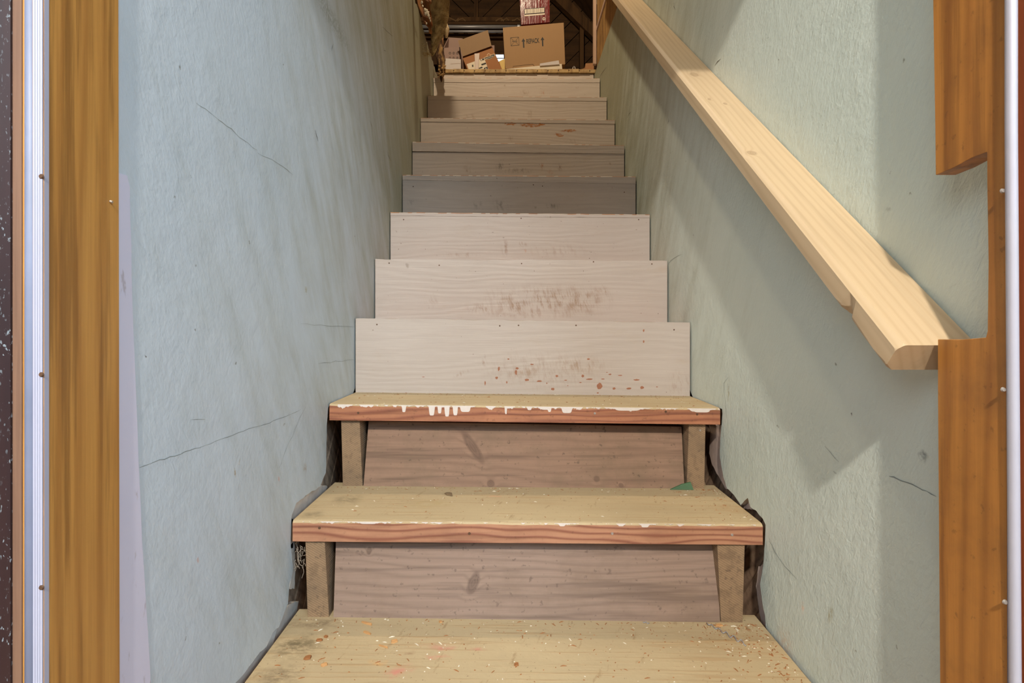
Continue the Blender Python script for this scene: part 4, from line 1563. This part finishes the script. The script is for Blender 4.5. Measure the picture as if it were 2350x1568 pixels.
# small carton and wire scrap at the right
slab('small_box', [(1343, 165), (1363, 165), (1363, 144.5), (1344, 145.5)], 3.46, .07, carton_mat('small_carton', rgb(170, 120, 76), 11).m, 'small brown carton by the right post at the stair head', 'box')
slab('card_scrap', [(1332, 163), (1343, 163), (1343.5, 155), (1338, 157.5), (1334, 158.5)], 3.45, .02, carton_mat('scrap_carton', rgb(150, 106, 66), 12).m, 'torn brown card scrap left of the small carton', 'card', bev=.0005)
bm = bmesh.new()
tube(bm, [P(1313, 162, 3.45), P(1315, 155, 3.45), P(1317, 151.5, 3.455), P(1319, 154, 3.45), P(1321, 162, 3.445)], .0022, 6)
o = link('wire_loop', bm, flat('white_wire', rgb(214, 206, 200), .5).m, base=tuple(P(1317, 162, 3.45)), smooth=True)
tag(o, 'little loop of white wire on the attic floor edge', 'wire')

# ------------------------------------------------------------------ insulation and torn wood at the left rim
Mi = Mat('mineral_wool', .95)
i1 = Mi.noise((14, 14, 14), 6, .7, dist=1.0)
i2 = Mi.noise((70, 70, 20), 4, .7)
ic = Mi.mix(Mi.step(i1, .3, .7), rgb(110, 92, 54), rgb(196, 178, 134))
Mi.color(Mi.mix(Mi.math('MULTIPLY', Mi.step(i2, .45, .7), .6), ic, rgb(70, 54, 30)))
Mi.bump(Mi.math('ADD', i1, i2), .9, .012)
ins = empty('insulation_batt', tuple(P(985, 60, 2.85)))
tag(ins, 'sagging brown mineral wool batt hanging over the left wall top', 'insulation')


def blob(rows, d0, dep, name, mat, parent, amp, nseg=28, sub=8, sc_=14, seed=0, base=None):
    """hanging mass; rows = (py, left px, right px, depth offset)"""
    bm = bmesh.new()
    rings = []
    dense = []
    for (a, b) in zip(rows[:-1], rows[1:]):
        for j in range(sub):
            t = j / sub
            dense.append(tuple(a[i] + (b[i] - a[i]) * t for i in range(4)))
    dense.append(rows[-1])
    for (py, l, r, off) in dense:
        d = d0 + off
        cl, cr = P(l, py, d), P(r, py, d)
        c = (cl + cr) / 2
        hw_ = (cr - cl).length / 2
        dp = min(dep, hw_ * 1.3)
        ring = []
        for k in range(nseg):
            a = 2 * math.pi * k / nseg
            v = Vector((c.x + hw_ * math.cos(a), c.y + dp * math.sin(a), c.z))
            n_ = mnoise.fractal((v.x * sc_ + seed, v.y * sc_, v.z * sc_), .8, 2.2, 4)
            ridge = mnoise.noise((v.x * sc_ * 3 + seed, v.y * 8, v.z * 5))
            rad = Vector((math.cos(a), math.sin(a), .25))
            v += rad * (n_ * amp + ridge * amp * .5) * min(1, hw_ / .03)
            ring.append(bm.verts.new(v))
        rings.append(ring)
    for a, b in zip(rings[:-1], rings[1:]):
        for k in range(nseg):
            bm.faces.new((a[k], a[(k + 1) % nseg], b[(k + 1) % nseg], b[k]))
    bm.faces.new(rings[0])
    bm.faces.new(list(reversed(rings[-1])))
    return link(name, bm, mat, parent=parent, smooth=True, base=base or (0, 0, 0))


blob([(-190, 976, 1056, -.22), (-100, 978, 1052, -.14), (-45, 979, 1040, -.05), (0, 980, 1030, 0), (40, 983, 1028, .02), (60, 985, 1025, .03), (80, 987, 1018, .05), (95, 988, 1010, .06), (108, 989, 1004, .08), (120, 990, 999, .1), (128, 991, 995, .1)],
     2.82, .075, 'wool', Mi.m, ins, .010)  # rows above the frame extend the batt to shade the risers' left ends
blob([(55, 1014, 1026, .0), (66, 1016, 1031, .0), (78, 1019, 1029, 0), (86, 1022, 1027, 0)], 2.95, .02, 'torn_wool_tuft', flat('pale_wool', rgb(190, 168, 132), .95, vary=.35, scale=60, bump=.8).m, ins, .004, sub=6)
# loose fibres
bm = bmesh.new()
edge = [(0, 1030), (20, 1029), (40, 1027), (60, 1025), (80, 1018), (95, 1010), (110, 1000), (122, 992), (126, 986), (118, 981), (100, 978)]
for i in range(330):
    e = random.randrange(len(edge) - 1)
    t = random.random()
    py = edge[e][0] + (edge[e + 1][0] - edge[e][0]) * t
    px = edge[e][1] + (edge[e + 1][1] - edge[e][1]) * t - random.uniform(0, 14)
    p = P(px, py, 2.76 + random.uniform(-.02, .06))
    dr = Vector((random.uniform(-.3, 1), random.uniform(-.6, .2), random.uniform(-1.2, .3))).normalized()
    L_ = random.uniform(.006, .024)
    w_ = Vector((random.uniform(-1, 1), 0, random.uniform(-1, 1))).normalized() * .0007
    b1, b2, b3 = p, p + dr * L_ * .6 + Vector((0, 0, -.002)), p + dr * L_ + Vector((0, 0, -.006))
    v = [bm.verts.new(b1 - w_), bm.verts.new(b1 + w_), bm.verts.new(b2 + w_ * .7), bm.verts.new(b2 - w_ * .7), bm.verts.new(b3)]
    bm.faces.new(v[:4])
    bm.faces.new((v[3], v[2], v[4]))
o = link('loose_fibres', bm, flat('wool_fibre', rgb(176, 150, 100), .9).m, parent=ins)
o['kind'] = 'stuff'
# splintered lath with plaster crumbs in front of the batt
mat_spl = wood('splintered_wood', rgb(168, 112, 62), rgb(90, 50, 26), 'Z', rings=90, warp=5, contrast=.7, rough=.8)
lat = empty('splintered_lath', tuple(P(975, 30, 2.52)))
tag(lat, 'splintered brown lath with pale plaster crumbs above the left wall', 'lath')
for poly in ([(948, -40), (962, -40), (972, 10), (984, 42), (990, 62), (985, 60), (972, 38), (960, 12)], [(962, -40), (976, -40), (984, 5), (990, 35), (993, 58), (988, 50), (978, 26), (968, -5)],
             [(978, -40), (990, -40), (990, 4), (985, 2)], [(972, 46), (980, 50), (990, 66), (992, 74), (985, 71), (983, 58)]):
    q = [P(a, b, 2.5 + random.uniform(-.015, .015)) for a, b in poly]
    bm = bmesh.new()
    a = [bm.verts.new(p) for p in q]
    b = [bm.verts.new(p + Vector((-.004, .02, 0))) for p in q]
    fs = [bm.faces.new(a), bm.faces.new(list(reversed(b)))]
    for i in range(len(q)):
        bm.faces.new((a[i], b[i], b[(i + 1) % len(q)], a[(i + 1) % len(q)]))
    for f in fs:
        f.normal_update()
    bmesh.ops.triangulate(bm, faces=fs)
    link('splinter', bm, mat_spl.m, parent=lat)
mat_crumb = flat('plaster_crumb', rgb(206, 196, 176), .9, vary=.2, scale=80)
for (a, b, r) in ((968, 6, 3.5), (970, 14, 3), (976, 22, 4), (981, 30, 5), (977, 31, 4), (984, 36, 4), (986, 42, 3), (988, 48, 2.4), (980, 24, 3), (979, 54, 2.5), (966, -4, 3)):
    c = P(a, b, 2.478)
    bm = bmesh.new()
    bmesh.ops.create_icosphere(bm, subdivisions=1, radius=1)
    for v in bm.verts:
        v.co = Vector((v.co.x * r * .75, v.co.y * r * .5, v.co.z * r * 1.2)) * (2.478 / F) * random.uniform(.7, 1.3) + c
    link('plaster_crumb', bm, mat_crumb.m, parent=lat)
# dark torn strip hanging at the corner
tor = empty('torn_strip', tuple(P(1016, 188, 3.14)))
tag(tor, 'dark frayed wood and felt strip hanging at the top left corner', 'strip')
mat_torn = Mat('frayed_felt', .95)
tn = mat_torn.noise((40, 40, 12), 5, .7)
mat_torn.color(mat_torn.mix(mat_torn.step(tn, .45, .7), rgb(62, 38, 20), rgb(170, 134, 84)))
mat_torn.bump(tn, .9, .01)
blob([(84, 1003, 1013, .0), (100, 998, 1016, 0), (115, 999, 1018, 0), (130, 1001, 1021, 0), (145, 1004, 1022, 0), (160, 1006, 1023, 0), (172, 1008, 1020, 0), (182, 1010, 1016, 0), (188, 1012, 1014, 0)],
     3.12, .012, 'felt', mat_torn.m, tor, .006, sub=5, sc_=30, seed=5)
bm = bmesh.new()
qq = [P(1008, 160, 3.13), P(1014, 160, 3.13), P(1018, 82, 3.13), P(1011, 80, 3.13)]
quad8(bm, qq + [p + Vector((-.004, .02, 0)) for p in qq])
link('splinter', bm, mat_spl.m, parent=tor)
for i in range(14):
    c = P(random.uniform(1006, 1026), random.uniform(150, 178), 3.10)
    r = random.uniform(.003, .008)
    bm = bmesh.new()
    bmesh.ops.create_icosphere(bm, subdivisions=1, radius=r)
    for v in bm.verts:
        v.co = v.co * random.uniform(.6, 1.3) + c
    link('fluff_tuft', bm, flat('fluff', rgb(160, 128, 84), .95, vary=.3).m if i == 0 else bpy.data.materials['fluff'], parent=tor)

# ------------------------------------------------------------------ litter on the two lowest treads
mat_chipw = flat('wood_chip', rgb(184, 138, 88), .8, vary=.2)
mat_chipd = flat('dark_wood_chip', rgb(140, 90, 48), .8, vary=.2)
G1 = 'wood chips on the bottom tread'
chipspec = [(843, 1459, 22, 5, 30, 'long orange wood sliver near the left riser foot', 'l'), (733, 1477, 8, 12, 80, 'short brown wood chip at the left of the bottom tread', 'd'),
            (748, 1469, 9, 6, 30, 'tiny reddish chip just behind the short brown chip', 'd'), (842, 1459.5 + 0, 0, 0, 0, None, None),
            (843, 1460, 0, 0, 0, None, None), (905, 1478, 15, 9, -20, 'squarish orange wood chip left of the pink stain', 'l'), (843, 1461, 0, 0, 0, None, None),
            (845, 1458, 0, 0, 0, None, None), (744, 1534, 10, 12, 60, 'cream wood chip at the lower left of the bottom tread', 'l'),
            (880, 1490, 26, 2, 25, 'thin pale splinter below the squarish chip', 'l'), (706, 1518, 16, 12, 0, 'crumbled brown chip by the left tread end', 'd'),
            (1011, 1431, 9, 6, 70, 'small tan chip against the riser above the pink stain', 'l'), (1650, 1431, 17, 6, 0, 'pale wood peg at the foot of the right carriage block', 'l'),
            (1185, 1527, 11, 9, 0, 'round dark knot crumb in the middle of the bottom tread', 'd'), (842, 1437, 30, 5, 28, 'narrow tan shaving close to the bottom riser', 'l')]
for (px, py, w_, h_, ang, lb, kd) in chipspec:
    if lb is None:
        continue
    c = on_tread(px, py, 1)
    s = c.y / F
    a = math.radians(ang)
    L_, Wd = w_ * s, max(h_, 2) * s * 1.3
    bm = bmesh.new()
    pts_ = [(-.5, -.35), (-.1, -.5), (.5, -.3), (.45, .4), (0, .5), (-.45, .3)]
    lo, hi = [], []
    for (u, v) in pts_:
        x_ = u * L_
        y_ = v * Wd
        xx, yy = x_ * math.cos(a) + y_ * math.sin(a), -x_ * math.sin(a) + y_ * math.cos(a)
        lo.append(bm.verts.new((c.x + xx, c.y + yy, c.z + .0002)))
        hi.append(bm.verts.new((c.x + xx * .9, c.y + yy * .9, c.z + .0026 + random.uniform(-.0006, .0012))))
    bm.faces.new(hi)
    bm.faces.new(list(reversed(lo)))
    for i in range(6):
        bm.faces.new((lo[i], lo[(i + 1) % 6], hi[(i + 1) % 6], hi[i]))
    o = link('wood_chip', bm, (mat_chipw if kd == 'l' else mat_chipd).m, base=tuple(c))
    tag(o, lb, 'wood chip', G1)

# dry leaf on the second tread
c = on_tread(1030, 1137, 2)
bm = bmesh.new()
out = [(-.5, .1), (-.3, .38), (0, .5), (.3, .25), (.5, -.5), (.15, -.35), (-.25, -.2)]
lo = [bm.verts.new((c.x + u * .021, c.y + v * .030, c.z + .0005 + .002 * abs(u))) for u, v in out]
hi = [bm.verts.new((c.x + u * .021, c.y + v * .030, c.z + .0016 + .003 * abs(u))) for u, v in out]
bm.faces.new(hi)
bm.faces.new(list(reversed(lo)))
for i in range(7):
    bm.faces.new((lo[i], lo[(i + 1) % 7], hi[(i + 1) % 7], hi[i]))
tag(link('dry_leaf', bm, flat('dry_leaf', rgb(112, 92, 66), .8, vary=.3).m, base=tuple(c)), 'grey brown dry leaf scrap on the second tread', 'leaf')
# green shard against the right carriage block
q = [P(1538, 1124, 1.352), P(1592, 1123, 1.352), P(1585, 1107, 1.358), P(1565, 1112, 1.357)]
zc_ = zx(2, q[0].x)
q[0].z = zx(2, q[0].x) + .0006
q[1].z = zx(2, q[1].x) + .0006
bm = bmesh.new()
quad8(bm, q + [p + Vector((0, .003, .0005)) for p in q])
tag(link('green_shard', bm, flat('green_plastic', rgb(52, 84, 52), .4, vary=.25).m, base=tuple(q[0])), 'dark green triangular shard leaning at the foot of the right carriage block', 'shard')
# twisted grey wire
bm = bmesh.new()
wp = []
for i in range(60):
    t = i / 59
    px = 1622 + 90 * t
    py = 1427 + 48 * t + 3.0 * math.sin(t * 34)
    c = on_tread(px, py, 1)
    wp.append(c + Vector((0, 0, .0022 + .0012 * math.sin(t * 30))))
tube(bm, wp, .0010, 6)
o = link('twisted_wire', bm, flat('grey_wire', rgb(170, 170, 176), .4, .6).m, base=tuple(wp[0]), smooth=True)
tag(o, 'thin twisted grey wire lying on the right of the bottom tread', 'wire')
bm = bmesh.new()
wp = [on_tread(1476 + i * 1.5, 1426 + i * .3 + 1.5 * math.sin(i * 1.1), 1) + Vector((0, 0, .0016)) for i in range(10)]
tube(bm, wp, .0010, 6)
tag(link('twisted_wire', bm, bpy.data.materials['grey_wire'], base=tuple(wp[0]), smooth=True), 'short curl of grey wire at the foot of the bottom riser', 'wire')


def crumbs(n, count, name, mats, band, smax, label):
    bm = bmesh.new()
    for i in range(count):
        x = random.uniform(XL + .01, XR - .01)
        y0 = D(n) + .015 if n > 1 else .93
        y1 = {1: 1.124, 2: 1.355, 3: 1.575}[n]
        y = y0 + (y1 - y0) * (1 - random.random() ** band)
        if n < 3 and random.random() < .35:
            x = XR - .01 - abs(random.gauss(0, .06))
        z = zx(n, x)
        r = random.uniform(.0006, smax)
        a = random.uniform(0, 6.3)
        l_ = r * random.choice((1, 1, 1.6, 3.5))
        dx, dy = Vector((math.cos(a) * l_, math.sin(a) * l_)), Vector((-math.sin(a) * r, math.cos(a) * r))
        v = [bm.verts.new((x + s * dx.x + t * dy.x, y + s * dx.y + t * dy.y, z + .0001)) for s, t in ((-1, -.6), (1, -.4), (.8, .7), (-.7, .6))]
        top = bm.verts.new((x, y, z + r * 1.1))
        for k in range(4):
            bm.faces.new((v[k], v[(k + 1) % 4], top)).material_index = 0 if i % 4 else 1
    o = link(name, bm, mats, base=(0, D(n), zx(n, 0)))
    o['kind'] = 'stuff'
    tag(o, label, 'debris')


CM = [mat_chipd.m, mat_crumb.m]
crumbs(1, 560, 'sawdust', CM, 1.3, .0019, 'brown sawdust and pale crumbs strewn over the bottom tread')
crumbs(2, 300, 'sawdust', CM, 2.4, .0016, 'brown sawdust and crumbs strewn over the second tread')
crumbs(3, 220, 'sawdust', CM, 2.4, .0016, 'brown sawdust and crumbs strewn over the third tread')
# cobweb strands in the gap beside the lower left block
bm = bmesh.new()
for i in range(16):
    a = P(random.uniform(678, 700), random.uniform(1246, 1300), 1.15)
    pts_ = [a]
    for k in range(4):
        pts_.append(pts_[-1] + Vector((random.uniform(-.006, .006), random.uniform(-.004, .004), random.uniform(-.014, .004))))
    tube(bm, pts_, .0006, 4)
o = link('cobweb', bm, flat('cobweb_dust', rgb(150, 136, 120), .9).m, base=tuple(P(690, 1300, 1.15)))
o['kind'] = 'stuff'
tag(o, 'dusty cobweb strands beside the lower left carriage block', 'cobweb')
